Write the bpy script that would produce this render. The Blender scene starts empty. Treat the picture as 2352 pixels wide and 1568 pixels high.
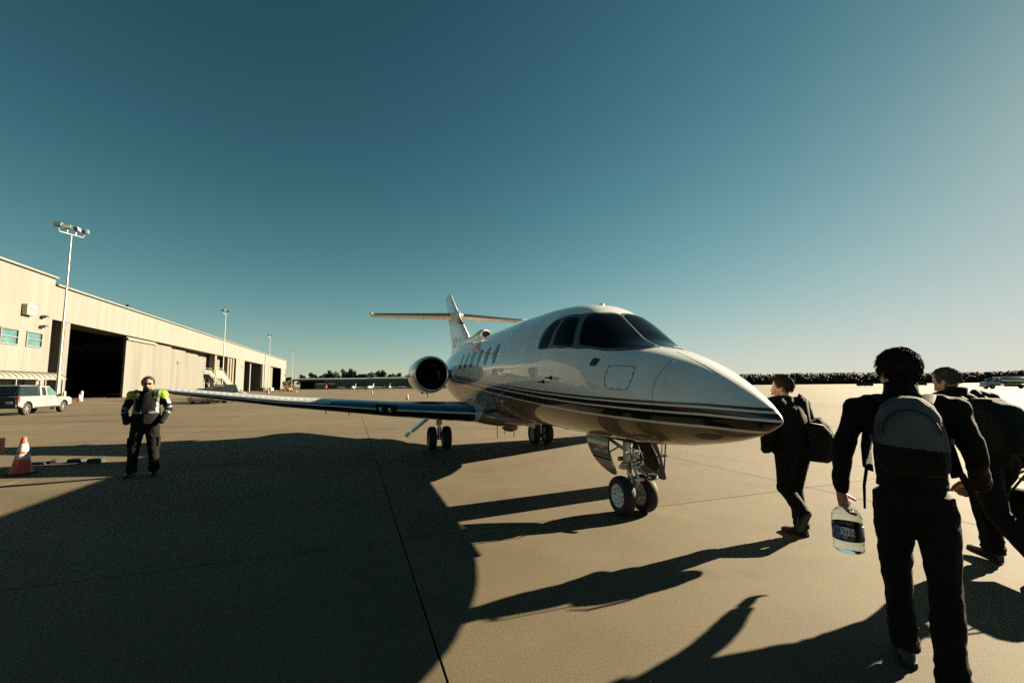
import bpy, bmesh, math, random
import numpy as np
from mathutils import Vector, Matrix, Euler, noise as mnoise
R = math.radians
random.seed(7)
sc = bpy.context.scene
COL = sc.collection

# ---------------------------------------------------------------- camera, sky, sun, exposure
CAM_H, CAM_PITCH, CAM_ROLL = 1.6228, 0.0984, 0.0103
cam = bpy.data.cameras.new('camera')
cam.sensor_width = 36.0
cam.lens = 36.0 * 1000.46 / 2352.0
cam.clip_start = 0.05
cam.clip_end = 6000.0
cam_ob = bpy.data.objects.new('camera', cam)
COL.objects.link(cam_ob)
cam_ob.matrix_world = (Matrix.Translation((0, 0, CAM_H)) @ Matrix.Rotation(R(90) + CAM_PITCH, 4, 'X')
                       @ Matrix.Rotation(-CAM_ROLL, 4, 'Z'))
sc.camera = cam_ob

EXPOSURE = 2.3
SUN_EL, SUN_AZ = 21.0, 64.0          # azimuth clockwise from +Y
world = bpy.data.worlds.new('World')
sc.world = world
world.use_nodes = True
_nt = world.node_tree
_bg = _nt.nodes['Background']
_sky = _nt.nodes.new('ShaderNodeTexSky')
_sky.sky_type = 'NISHITA'
_sky.sun_disc = False
_sky.sun_elevation = R(SUN_EL)
_sky.sun_rotation = R(SUN_AZ)
_sky.air_density = 0.7
_sky.dust_density = 0.1
_sky.ozone_density = 3.0
# film-like response of the sky: gamma, tint, soft shoulder (the same all round the sky)
_E = 2.0 ** EXPOSURE
_sep = _nt.nodes.new('ShaderNodeSeparateColor'); _com = _nt.nodes.new('ShaderNodeCombineColor')
def _vm(op, a, b):
    n = _nt.nodes.new('ShaderNodeVectorMath'); n.operation = op
    for k, x in enumerate((a, b)):
        if isinstance(x, tuple): n.inputs[k].default_value = x
        else: _nt.links.new(x, n.inputs[k])
    return n.outputs[0]
_nt.links.new(_sky.outputs[0], _sep.inputs[0])
for _k, _g in enumerate((1.85, 1.72, 1.72)):
    _p = _nt.nodes.new('ShaderNodeMath'); _p.operation = 'POWER'; _p.inputs[1].default_value = _g
    _nt.links.new(_sep.outputs[_k], _p.inputs[0]); _nt.links.new(_p.outputs[0], _com.inputs[_k])
_v = _vm('MULTIPLY', _com.outputs[0], (0.090, 0.101, 0.0430))
_d = _vm('ADD', _vm('MULTIPLY', _v, (1.3, 1.3, 1.3)), (1.0, 1.0, 1.0))
_o = _vm('MULTIPLY', _vm('DIVIDE', _v, _d), (1 / (0.05 * _E),) * 3)
_nt.links.new(_o, _bg.inputs[0])
_bg.inputs[1].default_value = 0.05

_sun = bpy.data.lights.new('sun', 'SUN')
_sun.energy = 5.0
_sun.angle = R(0.5)
_sun.color = (1.0, 0.84, 0.58)
sun_ob = bpy.data.objects.new('sun', _sun)
COL.objects.link(sun_ob)
_S = Vector((math.cos(R(SUN_EL)) * math.sin(R(SUN_AZ)), math.cos(R(SUN_EL)) * math.cos(R(SUN_AZ)), math.sin(R(SUN_EL))))
sun_ob.rotation_euler = (-_S).to_track_quat('-Z', 'Y').to_euler()
sun_ob.location = (60, 30, 40)

sc.view_settings.view_transform = 'Standard'
sc.view_settings.look = 'None'
sc.view_settings.exposure = EXPOSURE
sc.view_settings.gamma = 1.0
sc.cycles.use_denoising = False
sc.cycles.max_bounces = 8
sc.cycles.transparent_max_bounces = 8
sc.cycles.caustics_reflective = False
sc.cycles.caustics_refractive = False

# ---------------------------------------------------------------- helpers
def tag(o, label=None, cat=None, group=None, kind=None):
    if label: o['label'] = label
    if cat: o['category'] = cat
    if group: o['group'] = group
    if kind: o['kind'] = kind
    return o

def empty(name, loc=(0, 0, 0), rz=0.0, label=None, cat=None, group=None, parent=None):
    o = bpy.data.objects.new(name, None)
    o.empty_display_size = 0.2
    COL.objects.link(o)
    o.location = loc
    o.rotation_euler = (0, 0, rz)
    if parent: o.parent = parent
    return tag(o, label, cat, group)

def obj_from_mesh(name, me, mat=None, parent=None):
    o = bpy.data.objects.new(name, me)
    COL.objects.link(o)
    if mat is not None:
        me.materials.clear()
        me.materials.append(mat)
    if parent is not None: o.parent = parent
    return o

class MB:
    """collects shapes into one mesh"""
    def __init__(s): s.v = []; s.f = []
    def add(s, vs, fs):
        b = len(s.v); s.v += [tuple(p) for p in vs]; s.f += [tuple(i + b for i in f) for f in fs]; return s
    def box(s, c, d, rot=None):
        x, y, z = d[0] / 2, d[1] / 2, d[2] / 2
        P = [Vector((i * x, j * y, k * z)) for i in (-1, 1) for j in (-1, 1) for k in (-1, 1)]
        if rot is not None:
            m = rot if isinstance(rot, Matrix) else Euler(rot).to_matrix()
            P = [m @ p for p in P]
        P = [p + Vector(c) for p in P]
        return s.add(P, [(0, 1, 3, 2), (4, 6, 7, 5), (0, 4, 5, 1), (2, 3, 7, 6), (0, 2, 6, 4), (1, 5, 7, 3)])
    def quad(s, a, b, c, d): return s.add([a, b, c, d], [(0, 1, 2, 3)])
    def loft(s, rings, cap=True, closed=True):
        n = len(rings[0]); vs = [p for r in rings for p in r]; fs = []
        for i in range(len(rings) - 1):
            for j in range(n if closed else n - 1):
                k = (j + 1) % n
                fs.append((i * n + j, i * n + k, (i + 1) * n + k, (i + 1) * n + j))
        if cap and closed:
            fs.append(tuple(range(n - 1, -1, -1)))
            fs.append(tuple((len(rings) - 1) * n + j for j in range(n)))
        return s.add(vs, fs)
    def tube(s, path, rad, n=10, cap=True, flat=None):
        path = [Vector(p) for p in path]
        if not hasattr(rad, '__len__'): rad = [rad] * len(path)
        rings = []; up = None
        for i, p in enumerate(path):
            d = (path[min(i + 1, len(path) - 1)] - path[max(i - 1, 0)])
            d = d.normalized() if d.length > 1e-9 else Vector((0, 0, 1))
            if up is None:
                up = Vector((0, 0, 1)) if abs(d.z) < 0.9 else Vector((0, 1, 0))
            a = d.cross(up)
            a = a.normalized() if a.length > 1e-6 else d.orthogonal().normalized()
            b = a.cross(d).normalized(); up = b
            r = rad[i]; ra, rb = (r if hasattr(r, '__len__') else (r, r))
            if flat: rb = ra * flat
            rings.append([p + a * math.cos(2 * math.pi * k / n) * ra + b * math.sin(2 * math.pi * k / n) * rb for k in range(n)])
        return s.loft(rings, cap)
    def cyl(s, a, b, r0, r1=None, n=16): return s.tube([a, b], [r0, r0 if r1 is None else r1], n)
    def lathe(s, prof, n=24, axis='z', c=(0, 0, 0), cap=False):
        rings = []
        for r, h in prof:
            ring = []
            for k in range(n):
                a = 2 * math.pi * k / n; x, y = r * math.cos(a), r * math.sin(a)
                p = {'z': (x, y, h), 'x': (h, x, y), 'y': (y, h, x)}[axis]
                ring.append((p[0] + c[0], p[1] + c[1], p[2] + c[2]))
            rings.append(ring)
        return s.loft(rings, cap)
    def ell(s, c, r, nu=16, nv=10, rot=None):
        c = Vector(c); vs = []; fs = []
        m = None if rot is None else Euler(rot).to_matrix()
        for i in range(nv + 1):
            t = math.pi * i / nv
            for j in range(nu):
                a = 2 * math.pi * j / nu
                p = Vector((r[0] * math.sin(t) * math.cos(a), r[1] * math.sin(t) * math.sin(a), r[2] * math.cos(t)))
                vs.append(c + (m @ p if m else p))
        for i in range(nv):
            for j in range(nu):
                k = (j + 1) % nu
                fs.append((i * nu + j, (i + 1) * nu + j, (i + 1) * nu + k, i * nu + k))
        return s.add(vs, fs)
    def prism(s, poly, fn, d0, d1):
        """poly: 2D outline; fn(u, v, d) -> 3D point"""
        n = len(poly)
        vs = [fn(u, v, d0) for u, v in poly] + [fn(u, v, d1) for u, v in poly]
        fs = [tuple(range(n)), tuple(range(2 * n - 1, n - 1, -1))]
        fs += [(i, i + n, (i + 1) % n + n, (i + 1) % n) for i in range(n)]
        return s.add(vs, fs)
    def mesh(s, name, smooth=None, fixn=True):
        me = bpy.data.meshes.new(name)
        me.from_pydata(s.v, [], s.f)
        if fixn:
            bm = bmesh.new(); bm.from_mesh(me)
            bmesh.ops.remove_doubles(bm, verts=bm.verts, dist=1e-6)
            bmesh.ops.recalc_face_normals(bm, faces=bm.faces)
            bm.to_mesh(me); bm.free()
        if smooth is not None:
            for p in me.polygons: p.use_smooth = True
            if smooth < 180: me.set_sharp_from_angle(angle=R(smooth))
        me.update()
        return me
    def build(s, name, mat, parent=None, smooth=None, bevel=0, seg=2, fixn=True):
        o = obj_from_mesh(name, s.mesh(name, smooth, fixn), mat, parent)
        if bevel:
            b = o.modifiers.new('bevel', 'BEVEL'); b.width = bevel; b.segments = seg; b.limit_method = 'ANGLE'; b.angle_limit = R(35)
            b.harden_normals = False
        return o

def copy_tree(o, parent=None):
    c = o.copy(); COL.objects.link(c); c.parent = parent
    for ch in list(o.children): copy_tree(ch, c)
    return c

def text_mesh(name, curve, parent):
    o = bpy.data.objects.new(name, curve); COL.objects.link(o)
    dg = bpy.context.evaluated_depsgraph_get()
    me = bpy.data.meshes.new_from_object(o.evaluated_get(dg), depsgraph=dg); mats = list(curve.materials)
    bpy.data.objects.remove(o); bpy.data.curves.remove(curve)
    me.name = name; me.materials.clear()
    for m_ in mats: me.materials.append(m_)
    r = bpy.data.objects.new(name, me); COL.objects.link(r); r.parent = parent
    return r

_MC = {}
def mat(name, col, rough=0.6, metal=0.0, var=0.0, scale=4.0, bump=0.0, bscale=60.0, coat=0.0, spec=0.5, trans=0.0, ior=1.45, alpha=1.0, emit=None, dirt=None, coords='Object', sheen=0.0, stretch=None):
    if name in _MC: return _MC[name]
    m = bpy.data.materials.new(name); m.use_nodes = True
    nt = m.node_tree; b = nt.nodes['Principled BSDF']; L = nt.links
    b.inputs['Base Color'].default_value = (*col, 1)
    b.inputs['Roughness'].default_value = rough
    b.inputs['Metallic'].default_value = metal
    b.inputs['Coat Weight'].default_value = coat
    b.inputs['Coat Roughness'].default_value = 0.03
    b.inputs['Specular IOR Level'].default_value = spec
    b.inputs['Transmission Weight'].default_value = trans
    b.inputs['IOR'].default_value = ior
    b.inputs['Alpha'].default_value = alpha
    b.inputs['Sheen Weight'].default_value = sheen
    if emit:
        b.inputs['Emission Color'].default_value = (*emit[0], 1); b.inputs['Emission Strength'].default_value = emit[1]
    tc = nt.nodes.new('ShaderNodeTexCoord')
    if var or dirt:
        n = nt.nodes.new('ShaderNodeTexNoise'); n.inputs['Scale'].default_value = scale; n.inputs['Detail'].default_value = 5
        if stretch:
            mpg = nt.nodes.new('ShaderNodeMapping'); mpg.inputs['Scale'].default_value = stretch; L.new(tc.outputs[coords], mpg.inputs['Vector']); L.new(mpg.outputs[0], n.inputs['Vector'])
        else: L.new(tc.outputs[coords], n.inputs['Vector'])
        mx = nt.nodes.new('ShaderNodeMix'); mx.data_type = 'RGBA'
        lo = [c * (1 - var) for c in col] if not dirt else dirt
        hi = [min(1, c * (1 + var)) for c in col]
        mx.inputs[6].default_value = (*lo, 1); mx.inputs[7].default_value = (*hi, 1)
        mr = nt.nodes.new('ShaderNodeMapRange'); mr.inputs[1].default_value = 0.3; mr.inputs[2].default_value = 0.7
        L.new(n.outputs['Fac'], mr.inputs[0]); L.new(mr.outputs[0], mx.inputs[0])
        L.new(mx.outputs[2], b.inputs['Base Color'])
        mr2 = nt.nodes.new('ShaderNodeMapRange'); mr2.inputs[3].default_value = rough * 0.85; mr2.inputs[4].default_value = min(1, rough * 1.15)
        L.new(n.outputs['Fac'], mr2.inputs[0]); L.new(mr2.outputs[0], b.inputs['Roughness'])
    if bump:
        n2 = nt.nodes.new('ShaderNodeTexNoise'); n2.inputs['Scale'].default_value = bscale; n2.inputs['Detail'].default_value = 4
        L.new(tc.outputs[coords], n2.inputs['Vector'])
        bp = nt.nodes.new('ShaderNodeBump'); bp.inputs['Strength'].default_value = bump; bp.inputs['Distance'].default_value = 0.01
        L.new(n2.outputs['Fac'], bp.inputs['Height']); L.new(bp.outputs[0], b.inputs['Normal'])
    _MC[name] = m
    return m

def concrete(name, base, joints=False):
    m = bpy.data.materials.new(name); m.use_nodes = True
    nt = m.node_tree; b = nt.nodes['Principled BSDF']; L = nt.links; N = nt.nodes.new
    geo = N('ShaderNodeNewGeometry')
    def noise(sc_, det=4, vec=None, rough=0.55):
        n = N('ShaderNodeTexNoise'); n.inputs['Scale'].default_value = sc_; n.inputs['Detail'].default_value = det; n.inputs['Roughness'].default_value = rough
        L.new(vec or geo.outputs['Position'], n.inputs['Vector']); return n.outputs['Fac']
    def rng(x, a, c, lo, hi):
        r = N('ShaderNodeMapRange'); r.inputs[1].default_value = a; r.inputs[2].default_value = c; r.inputs[3].default_value = lo; r.inputs[4].default_value = hi
        L.new(x, r.inputs[0]); return r.outputs[0]
    def mul(a, c):
        k = N('ShaderNodeMath'); k.operation = 'MULTIPLY'; L.new(a, k.inputs[0]); L.new(c, k.inputs[1]); return k.outputs[0]
    mp = N('ShaderNodeMapping'); mp.inputs['Rotation'].default_value = (0, 0, R(15)); mp.inputs['Scale'].default_value = (0.09, 0.42, 1)
    L.new(geo.outputs['Position'], mp.inputs['Vector'])
    big = rng(noise(0.12, 3), 0.3, 0.7, 0.82, 1.12)
    med = rng(noise(1.3, 6), 0.25, 0.75, 0.80, 1.15)
    fine = rng(noise(55, 4, rough=0.7), 0.25, 0.75, 0.60, 1.34)
    grit = rng(noise(260, 2), 0.3, 0.7, 0.72, 1.28)
    streak = rng(noise(1.0, 5, mp.outputs[0]), 0.54, 0.70, 1.0, 0.55)
    pits = mul(rng(noise(16, 2), 0.70, 0.78, 1.0, 0.62), rng(noise(0.8, 3), 0.62, 0.74, 1.0, 0.68))
    oi = N('ShaderNodeObjectInfo')
    per = rng(oi.outputs['Random'], 0, 1, 0.90, 1.08)
    f = mul(mul(mul(mul(mul(mul(big, med), fine), grit), streak), per), pits)
    cl = N('ShaderNodeMix'); cl.data_type = 'RGBA'
    cl.inputs[6].default_value = (base[0] * 0.98, base[1] * 0.90, base[2] * 0.78, 1)
    cl.inputs[7].default_value = (base[0] * 1.0, base[1] * 1.04, base[2] * 1.10, 1)
    L.new(noise(0.35, 4), cl.inputs[0])
    vm = N('ShaderNodeVectorMath'); vm.operation = 'SCALE'
    L.new(cl.outputs[2], vm.inputs[0]); L.new(f, vm.inputs['Scale'])
    L.new(vm.outputs[0], b.inputs['Base Color'])
    b.inputs['Roughness'].default_value = 0.86
    b.inputs['Specular IOR Level'].default_value = 0.35
    mp2 = N('ShaderNodeMapping'); mp2.inputs['Rotation'].default_value = (0, 0, R(20)); mp2.inputs['Scale'].default_value = (6, 90, 1)
    L.new(geo.outputs['Position'], mp2.inputs['Vector'])
    hh = N('ShaderNodeMath'); hh.operation = 'ADD'
    L.new(noise(120, 3), hh.inputs[0]); L.new(rng(noise(1, 2, mp2.outputs[0]), 0, 1, 0, 0.6), hh.inputs[1])
    bp = N('ShaderNodeBump'); bp.inputs['Strength'].default_value = 0.55; bp.inputs['Distance'].default_value = 0.004
    L.new(hh.outputs[0], bp.inputs['Height']); L.new(bp.outputs[0], b.inputs['Normal'])
    return m

# ---------------------------------------------------------------- ground
CONC = concrete('apron_concrete', (0.088, 0.069, 0.0395))
SEAL = mat('joint_sealant', (0.028, 0.022, 0.015), 0.9, var=0.3, scale=2)
g = MB()
g.quad((-1500, -300, -0.028), (1500, -300, -0.028), (1500, 3000, -0.028), (-1500, 3000, -0.028))
ground = tag(g.build('ground', SEAL), kind='structure')
# concrete slabs, 6.1 m bays with recessed joints (near), one sheet beyond
TH = R(-69.9); UX = Vector((math.cos(TH), math.sin(TH), 0)); UN = Vector((-math.sin(TH), math.cos(TH), 0))
BAY = 6.1; N0 = 0.53; T0 = -4.92
apron = tag(empty('apron'), kind='structure')
def slab_mesh():
    b = MB(); h = BAY / 2 - 0.007; e = 0.002
    rings = [[(sx * (h - k), sy * (h - k), z) for sx, sy in ((-1, -1), (1, -1), (1, 1), (-1, 1))] for k, z in ((0, -0.026), (0, -e), (e, 0.0))]
    b.loft(rings, cap=False)
    n = len(b.v)
    b.f.append((n - 4, n - 3, n - 2, n - 1))
    return b.mesh('slab')
SLAB = slab_mesh(); SLAB.materials.append(CONC)
NS = []
for i in range(-9, 12):
    for j in range(-9, 2):
        c = UN * (N0 + (i + 0.5) * BAY) + UX * (T0 + (j + 0.5) * BAY)
        if -8 < c.y < 48 and -1.35 * max(c.y, 0) - 9 < c.x < 1.35 * max(c.y, 0) + 9:
            o = bpy.data.objects.new('slab', SLAB); COL.objects.link(o); o.parent = apron
            o.location = c; o.rotation_euler = (0, 0, TH + R(90)); NS.append((i, j))
def outer_apron():
    b = MB(); done = set(NS)
    # bays around the separate slabs, then four big sheets
    I0, I1, J0, J1 = -9, 11, -9, 1
    P = lambda i, j: tuple(UN * (N0 + i * BAY) + UX * (T0 + j * BAY))
    for i in range(I0, I1 + 1):
        for j in range(J0, J1 + 1):
            if (i, j) not in done:
                a, bb, c, d = P(i, j), P(i + 1, j), P(i + 1, j + 1), P(i, j + 1)
                b.quad(a, bb, c, d)
    big = 60
    for (a0, a1, c0, c1) in ((-big, I0, -big, big), (I1 + 1, big, -big, big), (I0, I1 + 1, -big, J0), (I0, I1 + 1, J1 + 1, big)):
        b.quad(P(a0, c0), P(a1, c0), P(a1, c1), P(a0, c1))
    return b
far = outer_apron().build('outer_concrete', CONC, apron)
# ================================================================ business jet
# local frame: x forward (= -station), y port, z up; stations measured aft from the nose tip
JPSI = 0.3272
_fw = Vector((math.sin(JPSI), -math.cos(JPSI), 0))
JLOC = Vector((1.5039, 5.6531, 0)) + _fw * 2.1645
jet = empty('business_jet', JLOC, math.atan2(_fw.y, _fw.x), 'white twin-engine business jet with dark stripes parked on the apron', 'airplane')
_ST = np.array([[0.0, 1.29, 1.31, 1.3, 0.012], [0.02, 1.266, 1.346, 1.302, 0.036], [0.05, 1.245, 1.375, 1.305, 0.062], [0.15, 1.19, 1.46, 1.32, 0.135], [0.3, 1.13, 1.565, 1.34, 0.225], [0.5, 1.075, 1.685, 1.37, 0.335], [0.75, 1.025, 1.81, 1.41, 0.45], [1.0, 0.985, 1.905, 1.45, 0.55], [1.25, 0.955, 1.985, 1.49, 0.635], [1.5, 0.935, 2.045, 1.53, 0.705], [1.75, 0.92, 2.14, 1.57, 0.765], [2.0, 0.91, 2.32, 1.61, 0.815], [2.3, 0.905, 2.54, 1.65, 0.865], [2.7, 0.9, 2.738, 1.7, 0.91], [3.2, 0.9, 2.825, 1.76, 0.95], [4.0, 0.9, 2.88, 1.82, 0.972], [5.0, 0.9, 2.9, 1.87, 0.975], [9.0, 0.9, 2.9, 1.87, 0.975], [10.0, 0.95, 2.89, 1.88, 0.95], [11.0, 1.08, 2.86, 1.92, 0.86], [12.0, 1.28, 2.8, 1.98, 0.72], [13.0, 1.52, 2.7, 2.05, 0.54], [14.0, 1.75, 2.58, 2.12, 0.35], [15.0, 1.98, 2.42, 2.2, 0.16], [15.4, 2.1, 2.33, 2.22, 0.06]])
def pchip(x, y):
    h = np.diff(x); d = np.diff(y) / h; m = np.zeros_like(y)
    for i in range(1, len(x) - 1):
        if d[i - 1] * d[i] > 0:
            w1 = 2 * h[i] + h[i - 1]; w2 = h[i] + 2 * h[i - 1]; m[i] = (w1 + w2) / (w1 / d[i - 1] + w2 / d[i])
    m[0], m[-1] = d[0], d[-1]
    def f(q):
        q = min(max(q, x[0]), x[-1]); i = int(min(max(np.searchsorted(x, q) - 1, 0), len(x) - 2)); t = (q - x[i]) / h[i]
        return float((1 + 2 * t) * (1 - t) ** 2 * y[i] + t * (1 - t) ** 2 * h[i] * m[i] + t * t * (3 - 2 * t) * y[i + 1] + t * t * (t - 1) * h[i] * m[i + 1])
    return f
_zb, _zt, _zw, _w = [pchip(_ST[:, 0], _ST[:, k]) for k in (1, 2, 3, 4)]
def _nexp(s): return float(np.interp(s, [0, .8, 1.3, 1.8, 2.4, 3.2, 4.2, 16.], [2, 2.05, 2.25, 2.3, 2.3, 2.1, 2., 2.]))
def fsurf(s, a, side=-1):
    """fuselage surface at station s and section angle a (deg, 90 top); side -1 starboard, +1 port"""
    t = R(a); c, sn = math.cos(t), math.sin(t)
    if sn >= 0:
        n = _nexp(s); r = (abs(c) ** n + sn ** n) ** (-1 / n); H = _zt(s) - _zw(s)
    else:
        r = 1.0; H = _zw(s) - _zb(s)
    return Vector((-s, side * c * r * _w(s), _zw(s) + sn * r * H))
def fnorm(s, a, side=-1):
    e = 0.01
    du = fsurf(s + e, a, side) - fsurf(max(s - e, 0), a, side); dv = fsurf(s, a + .5, side) - fsurf(s, a - .5, side)
    n = du.cross(dv) * (1 if side < 0 else -1)
    n.normalize()
    p = fsurf(s, a, side) - Vector((-s, 0, _zw(s)))
    return n if n.dot(p) >= 0 else -n
def fpt(s, a, side=-1, off=0.0): return fsurf(s, a, side) + fnorm(s, a, side) * off
def zref(s): return float(np.interp(s, [0, .5, 1, 2, 3.2, 5.15, 6.4, 8, 10, 13, 15.4], [1.40, 1.437, 1.452, 1.49, 1.55, 1.66, 1.74, 1.84, 1.97, 2.2, 2.42]))

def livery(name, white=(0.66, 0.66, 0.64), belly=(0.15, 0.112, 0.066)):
    m = bpy.data.materials.new(name); m.use_nodes = True
    nt = m.node_tree; b = nt.nodes['Principled BSDF']; L = nt.links
    at = nt.nodes.new('ShaderNodeAttribute'); at.attribute_name = 'stripe'
    mr = nt.nodes.new('ShaderNodeMapRange'); mr.inputs[1].default_value = -0.30; mr.inputs[2].default_value = 0.10
    L.new(at.outputs['Fac'], mr.inputs[0])
    cr = nt.nodes.new('ShaderNodeValToRGB'); cr.color_ramp.interpolation = 'CONSTANT'
    gold, maroon, navy = (0.060, 0.036, 0.012), (0.020, 0.0045, 0.004), (0.0035, 0.004, 0.007)
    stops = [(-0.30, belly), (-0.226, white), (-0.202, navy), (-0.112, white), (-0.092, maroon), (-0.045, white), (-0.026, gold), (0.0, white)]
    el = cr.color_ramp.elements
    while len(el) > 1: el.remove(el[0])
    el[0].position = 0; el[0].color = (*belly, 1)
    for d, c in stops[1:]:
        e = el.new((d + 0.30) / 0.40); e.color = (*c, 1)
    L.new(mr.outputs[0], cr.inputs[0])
    tc = nt.nodes.new('ShaderNodeTexCoord')
    n = nt.nodes.new('ShaderNodeTexNoise'); n.inputs['Scale'].default_value = 2.5; n.inputs['Detail'].default_value = 6
    L.new(tc.outputs['Object'], n.inputs['Vector'])
    r2 = nt.nodes.new('ShaderNodeMapRange'); r2.inputs[1].default_value = .3; r2.inputs[2].default_value = .7; r2.inputs[3].default_value = .92; r2.inputs[4].default_value = 1.04
    L.new(n.outputs['Fac'], r2.inputs[0])
    vm = nt.nodes.new('ShaderNodeVectorMath'); vm.operation = 'SCALE'
    L.new(cr.outputs[0], vm.inputs[0]); L.new(r2.outputs[0], vm.inputs['Scale']); L.new(vm.outputs[0], b.inputs['Base Color'])
    b.inputs['Roughness'].default_value = 0.32
    b.inputs['Coat Weight'].default_value = 1.0; b.inputs['Coat Roughness'].default_value = 0.025; b.inputs['Coat IOR'].default_value = 1.42; b.inputs['Specular IOR Level'].default_value = 0.12
    # faint skin waviness
    n2 = nt.nodes.new('ShaderNodeTexNoise'); n2.inputs['Scale'].default_value = 1.6; n2.inputs['Detail'].default_value = 2
    L.new(tc.outputs['Object'], n2.inputs['Vector'])
    bp = nt.nodes.new('ShaderNodeBump'); bp.inputs['Strength'].default_value = 0.12; bp.inputs['Distance'].default_value = 0.02
    L.new(n2.outputs['Fac'], bp.inputs['Height']); L.new(bp.outputs[0], b.inputs['Coat Normal'])
    return m
LIV = livery('jet_paint')
WHITE = mat('gloss_white', (0.66, 0.66, 0.64), 0.3, var=0.05, scale=3, coat=1.0)
CHROME = mat('polished_leading_edge', (0.21, 0.235, 0.25), 0.17, 1.0, var=0.12, scale=6)
LIPM = mat('polished_lip', (0.45, 0.46, 0.47), 0.2, 1.0, var=0.1, scale=8)
STEEL = mat('bare_metal', (0.50, 0.50, 0.48), 0.32, 0.9, var=0.2, scale=20)
GEARP = mat('gear_white', (0.60, 0.60, 0.56), 0.38, 0.1, var=0.25, scale=18)
GLASS = mat('dark_window_glass', (0.003, 0.0032, 0.0034), 0.07, var=0.2, scale=3, spec=0.16)
CABG = mat('cabin_glass_painted_sky', (0.03, 0.10, 0.135), 0.08, var=0.2, scale=3, spec=0.4)  # dark glass; blue sky reflection put into the base colour
FRAMEM = mat('window_frame_metal', (0.085, 0.12, 0.14), 0.40, 0.25, var=0.15, scale=30)
RUBBER = mat('rubber', (0.012, 0.012, 0.012), 0.75, var=0.3, scale=14, bump=0.2, bscale=90)
BLACK = mat('flat_black', (0.006, 0.006, 0.006), 0.7, var=0.2, scale=8)
DKLINE = mat('panel_gap', (0.02, 0.02, 0.02), 0.7, var=0.2, scale=8)
GREYP = mat('wing_grey_paint', (0.42, 0.44, 0.46), 0.35, var=0.08, scale=2.5, coat=0.6)
DKGREY = mat('dark_grey_panel', (0.035, 0.038, 0.04), 0.5, var=0.2, scale=8)

def set_stripe(me, fn):
    a = me.attributes.new('stripe', 'FLOAT', 'POINT')
    a.data.foreach_set('value', [fn(v.co) for v in me.vertices])

# fuselage
ss = [0, .004, .01, .02, .035] + list(np.linspace(.05, 3.4, 90)) + list(np.linspace(3.5, 15.4, 100))
NR = 120
b = MB(); rings = []
for s in ss:
    ring = []
    for k in range(NR):
        a = 360.0 * k / NR - 90
        side = -1 if k < NR / 2 else 1
        aa = a if k < NR / 2 else 180 - a
        ring.append(fsurf(s, aa, side) if s > 0 else Vector((0, 0, 1.3)) + (fsurf(s, aa, side) - Vector((0, 0, 1.3))))
    rings.append(ring)
b.loft(rings)
me = b.mesh('fuselage', 40)
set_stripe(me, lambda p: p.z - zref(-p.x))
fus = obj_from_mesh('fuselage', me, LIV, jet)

def polyl(pts, n):
    pts = [np.array(p, float) for p in pts]
    seg = [np.linalg.norm((pts[i + 1] - pts[i]) * np.array([1, .02])) for i in range(len(pts) - 1)]
    cum = np.concatenate([[0], np.cumsum(seg)]); q = np.linspace(0, cum[-1], n)
    return lambda u: np.array([np.interp(u * cum[-1], cum, [p[k] for p in pts]) for k in (0, 1)])
def patch(name, top, bot, m, parent, off, side=-1, rnd=6, nth=64, nr=10):
    T, Bf = polyl(top, 2), polyl(bot, 2)
    b = MB(); vs = []; fs = []
    def ev(u, v):
        q = T(u) * v + Bf(u) * (1 - v); return fpt(q[0], q[1], side, off)
    vs.append(ev(.5, .5))
    for i in range(1, nr + 1):
        r = i / nr
        for k in range(nth):
            t = 2 * math.pi * k / nth; c, s_ = math.cos(t), math.sin(t)
            q = (abs(c) ** rnd + abs(s_) ** rnd) ** (-1 / rnd)
            vs.append(ev((c * q * r + 1) / 2, (s_ * q * r + 1) / 2))
    for k in range(nth):
        fs.append((0, 1 + k, 1 + (k + 1) % nth))
        for i in range(nr - 1):
            a0 = 1 + i * nth; a1 = a0 + nth
            fs.append((a0 + k, a1 + k, a1 + (k + 1) % nth, a0 + (k + 1) % nth))
    # thin edge skirt down to the skin so it is not a floating sheet
    base = 1 + (nr - 1) * nth; n0 = len(vs)
    for k in range(nth):
        t = 2 * math.pi * k / nth; c, s_ = math.cos(t), math.sin(t); q = (abs(c) ** rnd + abs(s_) ** rnd) ** (-1 / rnd)
        uv = ((c * q + 1) / 2, (s_ * q + 1) / 2); w = T(uv[0]) * uv[1] + Bf(uv[0]) * (1 - uv[1])
        vs.append(fpt(w[0], w[1], side, -0.004))
    for k in range(nth): fs.append((base + k, n0 + k, n0 + (k + 1) % nth, base + (k + 1) % nth))
    b.add(vs, fs)
    return b.build(name, m, parent, smooth=35)
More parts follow.
